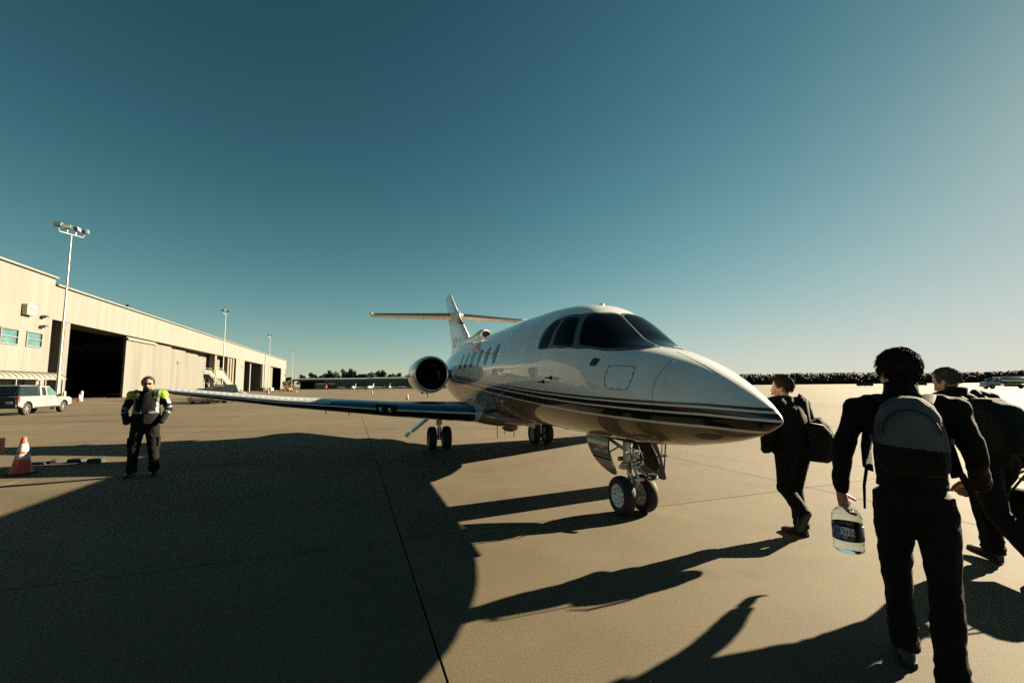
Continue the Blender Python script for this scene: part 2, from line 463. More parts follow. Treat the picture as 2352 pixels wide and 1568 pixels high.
for side in (-1, 1):
    fr = patch('window_frame', [(3.10, 30), (3.07, 38), (2.98, 46), (2.85, 51), (2.51, 59.5), (2.38, 75), (2.345, 89.9)],
               [(3.06, 19.5), (2.75, 22), (2.46, 24.5), (2.13, 31), (1.80, 44), (1.61, 53.5), (1.46, 66), (1.41, 89.9)], FRAMEM, jet, 0.004, side, rnd=14, nth=160, nr=14)
    P3 = ([(2.40, 60), (2.33, 74), (2.29, 88.0)], [(2.11, 35), (1.84, 46), (1.68, 56), (1.53, 72), (1.50, 87.6)])
    P2 = ([(2.70, 48.5), (2.47, 55)], [(2.64, 25.5), (2.22, 31)])
    P1 = ([(2.96, 43.5), (2.81, 48)], [(3.03, 22), (2.77, 23.5)])
    for (t, bt), rd in ((P3, 12), (P2, 7), (P1, 5)):
        def grow(pl, ds, da): return [(p[0] + (ds if i < len(pl) / 2 else -ds), p[1] + da) for i, p in enumerate(pl)]
        gk = patch('gasket', grow(t, .018, 1.2), grow(bt, .018, -1.2), BLACK, fr, 0.0065, side, rd, 96)
        patch('cockpit_pane', t, bt, GLASS, jet, 0.010, side, rd, 96, 12)
    for i in range(6):
        s0 = 5.08 + .612 * i
        wf = patch('cabin_window', [(s0 + .13, 29.5), (s0 - .13, 29.5)], [(s0 + .16, 8), (s0 - .10, 8)], DKLINE, jet, 0.003, side, 2.5, 40, 4)
        patch('pane', [(s0 + .122, 28.8), (s0 - .122, 28.8)], [(s0 + .152, 8.7), (s0 - .092, 8.7)], CABG, wf, 0.006, side, 2.5, 40, 5)

def skin_line(name, pts, m, parent, wd=0.004, off=0.0015, side=-1, n=40):
    f = polyl(pts, 2); P = [f(u) for u in np.linspace(0, 1, n)]
    b = MB()
    b.tube([fpt(q[0], q[1], side, off) for q in P], wd, 5)
    return b.build(name, m, parent, smooth=180)
for side in (-1, 1):
    skin_line('radome_seam', [(.965, -88), (.965, -45), (.965, 0), (.965, 45), (.965, 62)], DKLINE, jet, .0022, .0, side)
    pn = skin_line('access_panel', [(1.57, 31), (1.41, 35), (1.24, 37), (1.215, 23), (1.235, 10), (1.26, 7.5), (1.4, 5), (1.53, 4), (1.555, 7), (1.575, 20), (1.57, 31)], DKLINE, jet, .0034, 0, side, 120)
    for q in [(1.55, 30), (1.45, 32.5), (1.35, 34.5), (1.26, 35), (1.235, 28), (1.235, 18), (1.26, 10), (1.36, 7.5), (1.46, 6.5), (1.54, 8), (1.555, 15), (1.555, 23)]:
        bb = MB(); p = fpt(q[0], q[1], side, .001); bb.ell(p, (.007, .004, .007), 8, 5); bb.build('rivet', DKLINE, pn)
    patch('static_plate', [(1.835, 33), (1.735, 35)], [(1.85, 23), (1.755, 25.5)], DKGREY, jet, .003, side, 12, 40, 4)
    patch('nose_light_cover', [(.70, -43), (.44, -46)], [(.68, -59), (.46, -62)], DKGREY, jet, .003, side, 2, 48, 4)
    # emergency exit seams
    for s0 in (6.64, 7.13):
        skin_line('exit_seam', [(s0 + .02, 38), (s0, 19), (s0 - .06, -4), (s0 - .05, -15)], DKLINE, jet, .004, 0, side)
    skin_line('exit_sill', [(7.08, -15), (6.59, -15.5)], DKLINE, jet, .004, 0, side)
    skin_line('exit_lintel', [(7.15, 38), (6.66, 38)], DKLINE, jet, .004, 0, side)
    # pitot probes
    for (s0, a0, dz) in ((2.82, -4, 0), (2.6, 1, 0.0)):
        bb = MB(); p = fsurf(s0, a0, side); n = fnorm(s0, a0, side)
        bb.cyl(p - n * .01, p + n * .012, .03, .026, 12)
        q = p + n * .085
        bb.tube([p, p + n * .06, q + Vector((.02, 0, 0)), q + Vector((.14, 0, 0))], [.012, .011, .011, .006], 8)
        bb.build('pitot_probe', BLACK, jet, smooth=40)
for side in (-1, 1):
    for s0 in (3.42, 4.55, 8.75, 9.6): skin_line('skin_seam', [(s0, -60), (s0, 0), (s0, 45), (s0, 86)], DKLINE, jet, .0016, -.0004, side)
    skin_line('lap_joint', [(3.42, 44), (6.0, 44), (9.6, 44)], DKLINE, jet, .0014, -.0004, side)
# wipers at the windscreen foot, seam along the nose top
for side in (-1, 1):
    skin_line('wiper_arm', [(1.44, 80), (1.55, 60), (1.64, 52)], BLACK, jet, .007, .012, side)
skin_line('nose_top_seam', [(.35, 74), (.6, 76), (.9, 80), (1.15, 84)], DKLINE, jet, .0018, 0, -1)
bb = MB(); bb.lathe([(.04, 2.735), (.04, 2.755), (.034, 2.77), (.015, 2.78), (0.001, 2.781)], 14, c=(-2.78, 0, 0)); bb.build('beacon', mat('beacon_white', (.55, .5, .45), .3), jet, smooth=50)
bb = MB()
for s0, z0, hh in ((4.6, 2.885, .04), (5.8, 2.895, .05), (7.4, 2.895, .06)):
    bb = MB(); bb.prism([(s0 - .12, z0 - .02), (s0 - .05, z0 + hh), (s0 + .05, z0 + hh), (s0 + .12, z0 - .02)], lambda u, v, d: (-u, d, v), -.012, .012)
    bb.build('blade_antenna', WHITE, jet, bevel=.006)

# belly fairing, blister, belly antennas
b = MB(); rings = []
for s, hw, zb_, zt_ in ((5.2, .30, .89, .98), (5.7, .60, .80, 1.05), (6.3, .82, .72, 1.15), (7.2, .95, .68, 1.22), (8.6, .97, .68, 1.25), (9.6, .85, .74, 1.22), (10.4, .55, .86, 1.12), (10.9, .25, .99, 1.1)):
    zc = (zb_ + zt_) / 2; hz = (zt_ - zb_) / 2
    rings.append([(-s, hw * math.copysign(abs(math.cos(t)) ** .7, math.cos(t)), zc + hz * math.copysign(abs(math.sin(t)) ** .8, math.sin(t))) for t in [2 * math.pi * k / 40 for k in range(40)]])
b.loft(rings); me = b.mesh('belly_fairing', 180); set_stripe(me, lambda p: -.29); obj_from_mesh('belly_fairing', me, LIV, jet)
sd = fus  # radar-altimeter blister under the centre section
b = MB(); b.ell((-6.95, -.05, .68), (.42, .17, .13), 20, 12); me = b.mesh('belly_blister', 180); set_stripe(me, lambda p: -.29); obj_from_mesh('belly_blister', me, LIV, jet)
for (s0, y0, z0, L_) in ((8.06, 0, .70, .42), (6.7, -.02, .55, .12), (7.3, -.05, .56, .10)):
    b = MB(); b.tube([(-s0, y0, z0), (-s0 - .03, y0, z0 - L_)], [.018, .009], 8); b.build('belly_antenna', WHITE, jet, smooth=180)
b = MB(); b.box((-5.35, -.16, .86), (.34, .02, .13), (0, .1, .25)); b.build('placard', mat('placard_white', (.55, .53, .48), .5), jet, bevel=.004)

# ---- wings
def airfoil(n=26, t=.13):
    up, lo = [], []
    for i in range(n + 1):
        x = .5 * (1 - math.cos(math.pi * i / n))
        yt = 5 * t * (.2969 * math.sqrt(x) - .126 * x - .3516 * x * x + .2843 * x ** 3 - .1036 * x ** 4)
        cam_ = .018 * (1 - (2 * x - 1) ** 2)
        up.append((x, cam_ + yt)); lo.append((x, cam_ - yt))
    return up[::-1] + lo[1:-1]
def wing_ring(le, chord, t, vert=False, inc=0.0):
    out = []
    for x, z in airfoil(26, t):
        if vert: out.append(Vector((le[0] - x * chord, le[1] + z * chord * .8, le[2])))
        else: out.append(Vector((le[0] - x * chord * math.cos(inc), le[1], le[2] + z * chord - x * chord * math.sin(inc))))
    return out
WS = [(0.55, 6.30, 3.2, .15, 0.99, 2.5), (0.95, 6.52, 3.05, .15, 1.0, 2.5), (2.6, 7.22, 2.45, .143, 1.085, 2.5), (5.0, 8.19, 1.72, .138, 1.275, 2.2), (7.3, 9.07, 1.15, .125, 1.525, 1.8), (7.62, 9.22, 1.0, .11, 1.56, 1.5), (7.80, 9.40, .66, .07, 1.59, 1.0)]
for side in (-1, 1):
    b = MB()
    b.loft([wing_ring((-s, side * y, z), c, t, inc=R(i)) for y, s, c, t, z, i in WS])
    wg = b.build('wing', GREYP, jet, smooth=40)
    # polished leading edge sheath
    b = MB(); rings = []
    for y in (.95, 1.6, 2.6, 3.3, 3.93, 3.95, 5.0, 6.2, 7.3, 7.62):
        s, c, t, z, i = [float(np.interp(y, [q[0] for q in WS], [q[k] for q in WS])) for k in (1, 2, 3, 4, 5)]
        pts = wing_ring((-s, side * y, z), c, t, inc=R(i))
        mid = 26
        sel = pts[mid - (8 if y < 3.94 else 2): mid + 10]
        while len(sel) < 18: sel = [sel[0]] + sel
        ctr = Vector((-s - c * .2, side * y, z + .01))
        rings.append([p + (p - ctr).normalized() * .003 for p in sel])
    b.loft(rings, cap=False, closed=False)
    b.build('leading_edge', CHROME, wg, smooth=60)
    # landing light cover in the leading edge
    y = 2.75; f = lambda yy, k: float(np.interp(yy, [q[0] for q in WS], [q[k] for q in WS]))
    b = MB(); rings = []
    for y in np.linspace(2.55, 2.98, 6):
        pts = wing_ring((-f(y, 1), side * y, f(y, 4)), f(y, 2), f(y, 3), inc=R(f(y, 5)))
        ctr = Vector((-f(y, 1) - f(y, 2) * .2, side * y, f(y, 4)))
        rings.append([p + (p - ctr).normalized() * .006 for p in pts[22:31]])
    b.loft(rings, cap=False, closed=False)
    b.build('landing_light_cover', GLASS, wg, smooth=60)
    for k in range(2):
        y = 2.67 + .19 * k
        b = MB(); b.lathe([(.001, .0), (.05, .012), (.062, .02)], 16, axis='x', c=(-f(y, 1) - .005, side * y, f(y, 4) + .02))
        b.build('landing_lamp', LIPM, wg, smooth=60)
    # vortex generators on the outer leading edge
    for k in range(24):
        y = 4.15 + k * .139
        c = f(y, 2); p = (-f(y, 1) - .075 * c, side * y, f(y, 4) + .052 * c + .010)
        b = MB(); b.box(p, (.022, .006, .009), (0, 0, .3 * side)); b.build('vortex_generator', mat('vg_white', (.55, .55, .53), .5), wg)
    # aileron / flap hinge fairings and drain masts below
    for y, L_ in ((3.2, .9), (4.6, .7)):
        b = MB(); rings = []
        for q, hh in ((0, .02), (.25, .07), (.6, .08), (1, .02)):
            xx = -f(y, 1) - f(y, 2) * .62 - q * L_
            rings.append([(xx, side * y + .035 * math.cos(t), f(y, 4) - .05 - hh * .6 + hh * math.sin(t)) for t in [2 * math.pi * k / 10 for k in range(10)]])
        b.loft(rings); b.build('flap_fairing', GREYP, wg, smooth=50)
    for y in (3.55, 4.05):
        b = MB(); s0 = f(y, 1) + .35; b.tube([(-s0, side * y, f(y, 4) - .06), (-s0 - .03, side * y, f(y, 4) - .20)], [.014, .008], 8); b.build('drain_mast', DKGREY, wg, smooth=180)
    b = MB(); b.ell((-9.33, side * 7.83, 1.61), (.10, .035, .03), 12, 8); b.build('navigation_light', mat('nav_lens', (.25, .3, .28), .15), wg, smooth=180)
    # root fillet
    b = MB(); rings = []
    for s0, hh in ((6.2, .03), (6.45, .14), (6.8, .24), (7.4, .30), (8.4, .27), (9.3, .16), (9.9, .03)):
        ring = []
        zc = 1.08 - (s0 - 6.5) * .03
        for t in np.linspace(0, 1, 12):
            y = .55 + .62 * t * (hh / .3) ** .4; z = zc + hh * (1 - t) ** 2.4
            ring.append((-s0, side * y, z))
        rings.append(ring)
    b.loft(rings, cap=False, closed=False)
    me = b.mesh('wing_root_fillet', 180); set_stripe(me, lambda p: -.29)
    obj_from_mesh('wing_root_fillet', me, LIV, wg)

# ---- engines
for side in (-1, 1):
    cy, cz = side * 1.49, 1.935
    e = empty('engine_nacelle', parent=jet)
    prof = [(.40, 9.36), (.425, 9.30), (.45, 9.285), (.475, 9.31), (.495, 9.40), (.515, 9.65), (.525, 10.1), (.515, 10.7), (.47, 11.3), (.39, 11.8), (.33, 12.05), (.31, 12.0), (.33, 11.6)]
    b = MB(); rings = []
    for r, s in prof[3:]:
        ring = []
        for k in range(200):
            t = 2 * math.pi * k / 200; rr = r * (1 + (.06 if math.sin(t) < 0 else 0) * abs(math.sin(t)) ** 4)
            ring.append((-s, cy + rr * math.cos(t), cz + rr * math.sin(t)))
        rings.append(ring)
    b.loft(rings, cap=False); me = b.mesh('cowl', 180); set_stripe(me, lambda p: (p.z - 1.99) - .045 * (-p.x - 9.3)); obj_from_mesh('cowl', me, LIV, e)
    b = MB(); rings = []
    for r, s in [(.385, 9.50), (.39, 9.40)] + prof[:4]:
        rings.append([(-s, cy + r * math.cos(t) , cz + r * (1 + (.06 if math.sin(t) < 0 and r > .46 else 0) * abs(math.sin(t)) ** 4) * math.sin(t)) for t in [2 * math.pi * k / 56 for k in range(56)]])
    b.loft(rings, cap=False); b.build('intake_lip', LIPM, e, smooth=180)
    b = MB(); b.lathe([(.385, -9.5), (.375, -9.9), (.37, -10.3)], 48, axis='x', c=(0, cy, cz)); b.build('intake_duct', mat('duct_black', (.012, .012, .012), .5, var=.3), e, smooth=180)
    b = MB(); b.lathe([(.37, -10.32), (.001, -10.33)], 40, axis='x', c=(0, cy, cz))
    b.build('fan_disc', BLACK, e)
    b = MB()
    for k in range(24):
        t = 2 * math.pi * k / 24; d = Vector((0, math.cos(t), math.sin(t))); q = Vector((0, -math.sin(t), math.cos(t)))
        c = Vector((-10.2, cy, cz))
        b.add([c + d * .1 + q * .02, c + d * .36 + q * .035, c + d * .36 - q * .035 - Vector((.06, 0, 0)), c + d * .1 - q * .02 - Vector((.04, 0, 0))], [(0, 1, 2, 3)])
    fb = b.build('fan_blades', BLACK, e)
    b = MB(); b.lathe([(.001, -9.98), (.05, -10.03), (.09, -10.12), (.11, -10.25)], 20, axis='x', c=(0, cy, cz)); b.build('spinner', BLACK, e, smooth=180)
    b = MB(); b.lathe([(.30, -11.9), (.25, -12.2), (.18, -12.5), (.16, -12.45)], 30, axis='x', c=(0, cy, cz)); b.build('exhaust_nozzle', STEEL, e, smooth=180)
    b = MB(); b.tube([(-9.75, cy - .05, cz - .5), (-9.77, cy - .05, cz - .64)], [.014, .01], 8); b.build('drain_pipe', DKGREY, e)
    b = MB(); b.ell((-9.9, cy - side * -.18, cz - .51), (.13, .06, .05), 12, 8); b.ell((-9.6, cy - .1, cz - .515), (.06, .04, .035), 10, 6); b.build('cowl_bump', WHITE, e, smooth=180)
    # pylon
    b = MB(); rings = []
    for y in (.72, .90, 1.08):
        yy = side * y
        rings.append([Vector((-(9.75 + .2 * (1.08 - y)) - x * 2.0, yy, 2.02 + z * 1.4)) for x, z in airfoil(16, .12)])
    b.loft(rings); me = b.mesh('pylon', 40); set_stripe(me, lambda p: .05); obj_from_mesh('pylon', me, LIV, e)

# ---- fin, dorsal intake, tailplane
b = MB()
FS = [(2.55, 11.05, 3.4, .10), (2.95, 11.2, 3.05, .10), (3.25, 11.32, 2.92, .10), (4.1, 12.70, 2.10, .10), (4.45, 13.22, 1.82, .10), (5.15, 14.27, 1.30, .09), (5.27, 14.50, 1.08, .07), (5.31, 14.75, .80, .03)]
b.loft([wing_ring((-float(np.interp(z, [q[0] for q in FS], [q[1] for q in FS])), 0, z), float(np.interp(z, [q[0] for q in FS], [q[2] for q in FS])), float(np.interp(z, [q[0] for q in FS], [q[3] for q in FS])), vert=True) for z in sorted(set([q[0] for q in FS] + list(np.linspace(3.6, 4.4, 90))))])
me = b.mesh('fin', 40)
set_stripe(me, lambda p: min(.05, (p.z - 4.06) - .11 * (-p.x - 13.2)) if p.z > 3.835 + .11 * (-p.x - 13.2) else .05)
fin = obj_from_mesh('fin', me, LIV, jet)
b = MB(); rings = []
for s, r, zc in ((9.10, .165, 3.02), (9.16, .185, 3.02), (9.35, .20, 3.02), (9.9, .19, 3.0), (10.7, .15, 3.02), (11.4, .12, 3.05), (12.2, .05, 3.0)):
    rings.append([(-s - .10 * math.sin(t) * (1 if s < 9.2 else 0), r * 1.05 * math.cos(t), zc + r * math.sin(t) * (1 if math.sin(t) > 0 else 1.6)) for t in [2 * math.pi * k / 28 for k in range(28)]])
b.loft(rings); me = b.mesh('dorsal_intake', 50); set_stripe(me, lambda p: .05); di = obj_from_mesh('dorsal_intake', me, LIV, jet)
b = MB(); b.lathe([(.125, -9.088), (.001, -9.09)], 24, axis='x', c=(0, 0, 3.03))
b.v = [(x - .10 * (z - 3.03) / .165 * .0, y, 3.03 + (z - 3.03) * .85) for x, y, z in b.v]
b.box((-9.15, 0, 2.9), (.02, .02, .02))
b.build('intake_mouth', BLACK, di)
TS = [(0.0, 13.15, 1.50, .10, 4.24), (.25, 13.22, 1.42, .10, 4.245), (2.95, 14.20, .86, .09, 4.30), (3.05, 14.3, .72, .05, 4.302)]
for side in (-1, 1):
    b = MB(); b.loft([wing_ring((-s, side * y, z), c, t) for y, s, c, t, z in TS]); tp = b.build('tailplane', WHITE, jet, smooth=40)
    b = MB(); rings = []
    for y, s, c, t, z in TS[1:3]:
        pts = wing_ring((-s, side * y, z), c, t); ctr = Vector((-s - c * .2, side * y, z))
        rings.append([p + (p - ctr).normalized() * .003 for p in pts[20:33]])
    b.loft(rings, cap=False, closed=False); b.build('leading_edge', CHROME, tp, smooth=60)
    b = MB(); b.box((-14.27, side * 3.06, 4.32), (.42, .10, .06)); b.build('elevator_horn', WHITE, tp, bevel=.02)
    for y in (1.1, 2.0):
        b = MB(); s0 = 13.2 + .36 * y + .8; b.box((-s0, side * y, 4.20), (.16, .025, .05)); b.build('elevator_hinge', WHITE, tp, bevel=.008)
b = MB(); rings = []
for s, r in ((12.75, .02), (12.95, .09), (13.4, .14), (14.2, .14), (14.8, .08), (15.15, .02)):
    rings.append([(-s, r * math.cos(t), 4.24 + r * 1.1 * math.sin(t)) for t in [2 * math.pi * k / 20 for k in range(20)]])
b.loft(rings); b.build('tail_bullet', WHITE, jet, smooth=50)
tx = bpy.data.curves.new('registration_mark', 'FONT'); tx.body = '2CP'; tx.size = .46; tx.extrude = .002; tx.materials.append(mat('reg_blue', (.02, .05, .08), .4)); tx.align_x = 'CENTER'
to = text_mesh('registration_mark', tx, jet)
to.location = (-12.75, -.165, 2.98); to.rotation_euler = (R(90), 0, R(0)); to.scale = (.85, 1, 1)

# ---- landing gear
def wheel(parent, x, y, z, r, w, m_rim, name='wheel', seg=36, side=1):
    """tyre and rim with axis along local y"""
    wl = empty(name, (x, y, z), parent=parent)
    b = MB(); prof = []
    for k in range(15):
        t = -math.pi / 2 + math.pi * k / 14
        prof.append((r - w * .42 * (1 - abs(math.cos(t)) ** .55), w / 2 * math.sin(t)))
    prof = [(r * .60, -w * .42)] + prof + [(r * .60, w * .42)]
    b.lathe(prof, seg, axis='y')
    for gk in (-.25, 0, .25): pass
    b.build('tyre', RUBBER, wl, smooth=180)
    b = MB(); b.lathe([(.001, -w * .36), (r * .14, -w * .36), (r * .16, -w * .26), (r * .5, -w * .30), (r * .60, -w * .43), (r * .615, -w * .40), (r * .615, w * .40), (r * .60, w * .43), (r * .5, w * .30), (r * .16, w * .26), (r * .14, w * .36), (.001, w * .36)], seg, axis='y')
    rim = b.build('rim', m_rim, wl, smooth=30)
    b = MB()
    for sd in (-1, 1):
        for k in range(8):
            t = 2 * math.pi * k / 8
            b.cyl((r * .38 * math.cos(t), sd * w * .27, r * .38 * math.sin(t)), (r * .38 * math.cos(t), sd * w * .315, r * .38 * math.sin(t)), r * .045, n=8)
    o = b.build('wheel_bolts', DKGREY, rim); o['kind'] = 'stuff'
    return wl
ng = empty('nose_gear', (0, 0, 0), parent=jet)
for sd in (-1, 1): wheel(ng, -2.165, sd * .16, .235, .235, .155, GEARP)
b = MB(); b.cyl((-2.165, -.2, .235), (-2.165, .2, .235), .03, n=12); b.build('axle', STEEL, ng, smooth=40)
b = MB(); b.tube([(-2.25, 0, 1.0), (-2.235, 0, .75), (-2.22, 0, .55)], [.062, .062, .058], 18); b.build('strut_cylinder', GEARP, ng, smooth=40)
b = MB(); b.cyl((-2.22, 0, .56), (-2.18, 0, .24), .038, n=16); b.build('oleo_piston', STEEL, ng, smooth=40)
b = MB(); b.box((-2.215, 0, .565), (.10, .26, .045)); b.box((-2.2, 0, .62), (.08, .20, .03)); b.cyl((-2.15, -.16, .61), (-2.15, .16, .61), .028, n=10); b.cyl((-2.28, -.12, .66), (-2.28, .12, .66), .03, n=10); b.build('steering_collar', STEEL, ng, bevel=.006)
b = MB(); b.tube([(-2.12, 0, .56), (-2.02, 0, .44), (-2.12, 0, .29)], [.018, .022, .018], 8); b.box((-2.02, 0, .44), (.05, .12, .03)); b.build('torque_link', GEARP, ng, smooth=40)
for sd in (-1, 1):
    b = MB(); b.tube([(-2.24, sd * .05, .78), (-2.55, sd * .16, .93)], [.022, .022], 10); b.build('drag_brace', GEARP, ng, smooth=40)
b = MB(); b.tube([(-2.1, -.05, .82), (-2.06, -.07, .70), (-2.12, -.06, .60), (-2.13, -.05, .5)], .009, 7); b.tube([(-2.11, .06, .84), (-2.05, .09, .68), (-2.14, .07, .58)], .008, 7); b.build('hydraulic_hose', RUBBER, ng, smooth=180)
b = MB(); b.box((-2.18, -.05, .68), (.05, .10, .16)); b.box((-2.17, .07, .72), (.06, .07, .10)); b.cyl((-2.14, -.1, .73), (-2.14, -.03, .75), .02, n=8); b.build('valve_block', GEARP, ng, bevel=.005)
b = MB(); b.box((-2.10, .12, .50), (.20, .07, .012), (0, .45, .3)); b.build('fitting_bracket', GEARP, ng, bevel=.003)
b = MB(); b.lathe([(.001, .0), (.055, .0), (.07, .012), (.075, .03), (.06, .035)], 24, axis='z', c=(0, 0, 0)); o = b.build('tow_fitting', LIPM, ng, smooth=50); o.location = (-1.98, .16, .455); o.rotation_euler = (.25, .35, 0)  # pale plate ring of the tow fitting, not a lamp
b = MB(); b.box((-2.3, 0, .935), (1.0, .5, .02)); b.build('wheel_well', BLACK, ng)
DO = [(2.80, .93), (2.72, .84), (2.62, .75), (2.48, .64), (2.30, .555), (2.12, .515), (2.03, .53), (2.04, .60), (2.10, .70), (2.17, .80), (2.22, .93)]
for sd in (-1, 1):
    b = MB()
    n = 14
    # curved door shell: bowed outwards, 18 mm thick
    def dp(u, v, d): return Vector((-u, sd * (.30 + .10 * math.sin(math.pi * min(max((v - .50) / .43, 0), 1)) * .4 + (.93 - v) * .03 + d), v))
    top = np.array(DO)
    cols = []
    for q in np.linspace(0, 1, 15):
        # aft edge curve and forward edge curve by height
        z = .93 - q * .415
        aft = np.interp(-z, [-.93, -.84, -.75, -.64, -.555, -.515], [2.80, 2.72, 2.62, 2.48, 2.30, 2.12])
        fwd = np.interp(-z, [-.93, -.80, -.70, -.60, -.53, -.515], [2.22, 2.17, 2.10, 2.04, 2.03, 2.06])
        cols.append([(aft + (fwd - aft) * k / 10, z) for k in range(11)])
    for d in (0, -.02):
        b.loft([[dp(u, v, d) for u, v in row] for row in cols], cap=False, closed=False)
    rim_ = [r[0] for r in cols] + cols[-1][1:] + [r[-1] for r in cols[::-1]][1:]
    b.loft([[dp(u, v, 0) for u, v in rim_], [dp(u, v, -.02) for u, v in rim_]], cap=False, closed=False)
    me = b.mesh('gear_door', 35)
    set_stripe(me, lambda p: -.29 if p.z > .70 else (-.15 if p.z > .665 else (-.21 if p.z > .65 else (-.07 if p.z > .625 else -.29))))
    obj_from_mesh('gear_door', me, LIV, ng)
    b = MB(); b.loft([[dp(u, v, -.024) for u, v in row] for row in cols], cap=False, closed=False); b.build('door_dark_shade', BLACK, ng, smooth=35)  # black sheet: dark inner paint and the shade there in one colour
    b = MB(); b.tube([(-2.35, sd * .07, .80), (-2.33, sd * .31, .70)], .012, 8); b.build('door_link', STEEL, ng)
# open airstair door on the port side, steps down to the apron
dr = empty('airstair_door', parent=jet)
opb = [fpt(s0, a0, 1, .004) for s0, a0 in ((2.98, -38), (3.68, -38))]
b = MB(); rows = []
for a0 in np.linspace(-38, 52, 12): rows.append([fpt(s0, a0, 1, .004) for s0 in np.linspace(2.98, 3.68, 5)])
b.loft(rows, cap=False, closed=False); b.build('doorway', BLACK, dr, smooth=60)
h0, h1 = Vector((0, .80, 1.14)), Vector((0, 1.16, .17)); dd = (h1 - h0); L_ = dd.length; dd.normalize(); nn_ = Vector((0, -dd.z, dd.y))
b = MB()
for k in range(9): pass
b.loft([[Vector((-s0, 0, 0)) + h0 + dd * L_ * q + nn_ * (o_ + .05 * math.sin(math.pi * q)) for s0, o_ in ((3.0, 0), (3.66, 0), (3.66, -.05), (3.0, -.05))] for q in np.linspace(0, 1, 8)])
me = b.mesh('door_shell', 35); obj_from_mesh('door_shell', me, DKGREY, dr)
for k in range(3):
    p = h0 + dd * L_ * (.16 + .26 * k) + nn_ * .07
    b = MB(); b.box((-3.33, p.y + .02, p.z), (.60, .18, .03)); b.build('step', DKGREY, dr, bevel=.006)
for s0 in (3.03, 3.63):
    b = MB(); b.tube([(-s0, h1.y - .02, h1.z + .06), (-s0, h1.y + .05, h1.z + .62), (-s0, 1.02, 1.72), (-s0, .90, 1.80)], .012, 8); b.build('handrail', DKGREY, dr, smooth=60)
    b = MB(); b.tube([(-s0, 1.10, .42), (-s0, 1.16, .95)], .011, 8); b.build('stanchion', STEEL, dr, smooth=60)
for side in (-1, 1):
    mg = empty('main_gear', (0, 0, 0), parent=jet)
    xs = -8.58; yc = side * 1.395
    for k in (-1, 1): wheel(mg, xs, yc + k * .185, .292, .292, .20, mat('main_rim', (.18, .18, .17), .5, .3, var=.3, scale=10))
    b = MB(); b.cyl((xs, yc - .2, .292), (xs, yc + .2, .292), .045, n=14); b.build('axle', STEEL, mg, smooth=40)
    b = MB(); b.tube([(xs - .02, yc, 1.0), (xs, yc, .62)], [.075, .075], 18); b.build('strut_cylinder', GEARP, mg, smooth=40)
    b = MB(); b.cyl((xs, yc, .64), (xs, yc, .27), .05, n=16); b.build('oleo_piston', STEEL, mg, smooth=40)
    b = MB(); b.tube([(xs - .06, yc, .66), (xs - .18, yc, .48), (xs - .05, yc, .33)], [.02, .024, .02], 8); b.build('torque_link', GEARP, mg, smooth=40)
    b = MB(); b.tube([(xs + .05, yc - side * .05, .90), (xs + .1, yc - side * .5, .86)], .035, 10); b.build('side_brace', GEARP, mg, smooth=40)
    # outboard door hanging from the wing
    b = MB()
    m3 = Matrix.Rotation(-side * R(38), 3, 'X')
    c = Vector((xs - .03, side * 1.90, .64))
    b.box(c, (.42, .52, .07), m3); b.build('gear_door', WHITE, mg, bevel=.012)
    b = MB(); b.box(c + m3 @ Vector((0, side * .36, .0)), (.30, .14, .06), m3); b.cyl(c + m3 @ Vector((.12, side * .40, -.02)), c + m3 @ Vector((-.12, side * .40, -.02)), .03, n=10); b.build('door_foot', STEEL, mg, bevel=.008)
# ================================================================ hangar on the left
HG = Vector((-63.95, 62.80, 0)); HD = Vector((-0.32294, 0.94642, 0))
HRZ = math.atan2(HD.y, HD.x)
SIDING = mat('cream_siding', (0.134, 0.131, 0.119), 0.55, var=0.11, scale=1.0, stretch=(.9, .9, .09))
TRIM = mat('cream_trim', (0.15, 0.145, 0.128), 0.5, var=0.08, scale=1.0)
DOORM = mat('door_cream', (0.138, 0.134, 0.121), 0.5, var=0.10, scale=1.0, stretch=(.5, .5, .06))
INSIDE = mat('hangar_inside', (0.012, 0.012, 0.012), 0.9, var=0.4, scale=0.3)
TANM = mat('pocket_tan', (0.14, 0.122, 0.09), 0.6, var=0.1, scale=0.4)
TEALG = mat('teal_glass', (0.05, 0.115, 0.12), 0.08, var=0.25, scale=0.8, spec=0.8)
DGLASS = mat('shop_glass', (0.03, 0.035, 0.03), 0.1, var=0.3, scale=1.0, spec=0.6)
hangar = empty('hangar', HG, HRZ, 'long cream corrugated hangar with open dark doorways, left side of the apron', 'hangar')

def ribbed(name, t0, t1, z0, z1, y, m, parent, pitch=0.45, depth=0.032, thick=0.25, axis='t'):
    """corrugated sheet facing -y (front) with a flat back"""
    b = MB(); prof = []
    n = max(1, int(round((t1 - t0) / pitch))); p = (t1 - t0) / n
    for i in range(n):
        a = t0 + i * p
        prof += [(a, 0), (a + p * .62, 0), (a + p * .70, -depth), (a + p * .92, -depth)]
    prof.append((t1, 0))
    f = (lambda u, d, z: (u, y + d, z)) if axis == 't' else (lambda u, d, z: (y + d, u, z))
    lo = [f(u, d, z0) for u, d in prof]; hi = [f(u, d, z1) for u, d in prof]
    b.loft([lo, hi], cap=False, closed=False)
    bl = [f(t0, thick, z0), f(t1, thick, z0)]; bh = [f(t0, thick, z1), f(t1, thick, z1)]
    b.quad(bl[0], bl[1], bh[1], bh[0]); b.quad(hi[0], hi[-1], bh[1], bh[0]); b.quad(lo[0], lo[-1], bl[1], bl[0])
    b.quad(lo[0], bl[0], bh[0], hi[0]); b.quad(lo[-1], bl[1], bh[1], hi[-1])
    return b.build(name, m, parent)
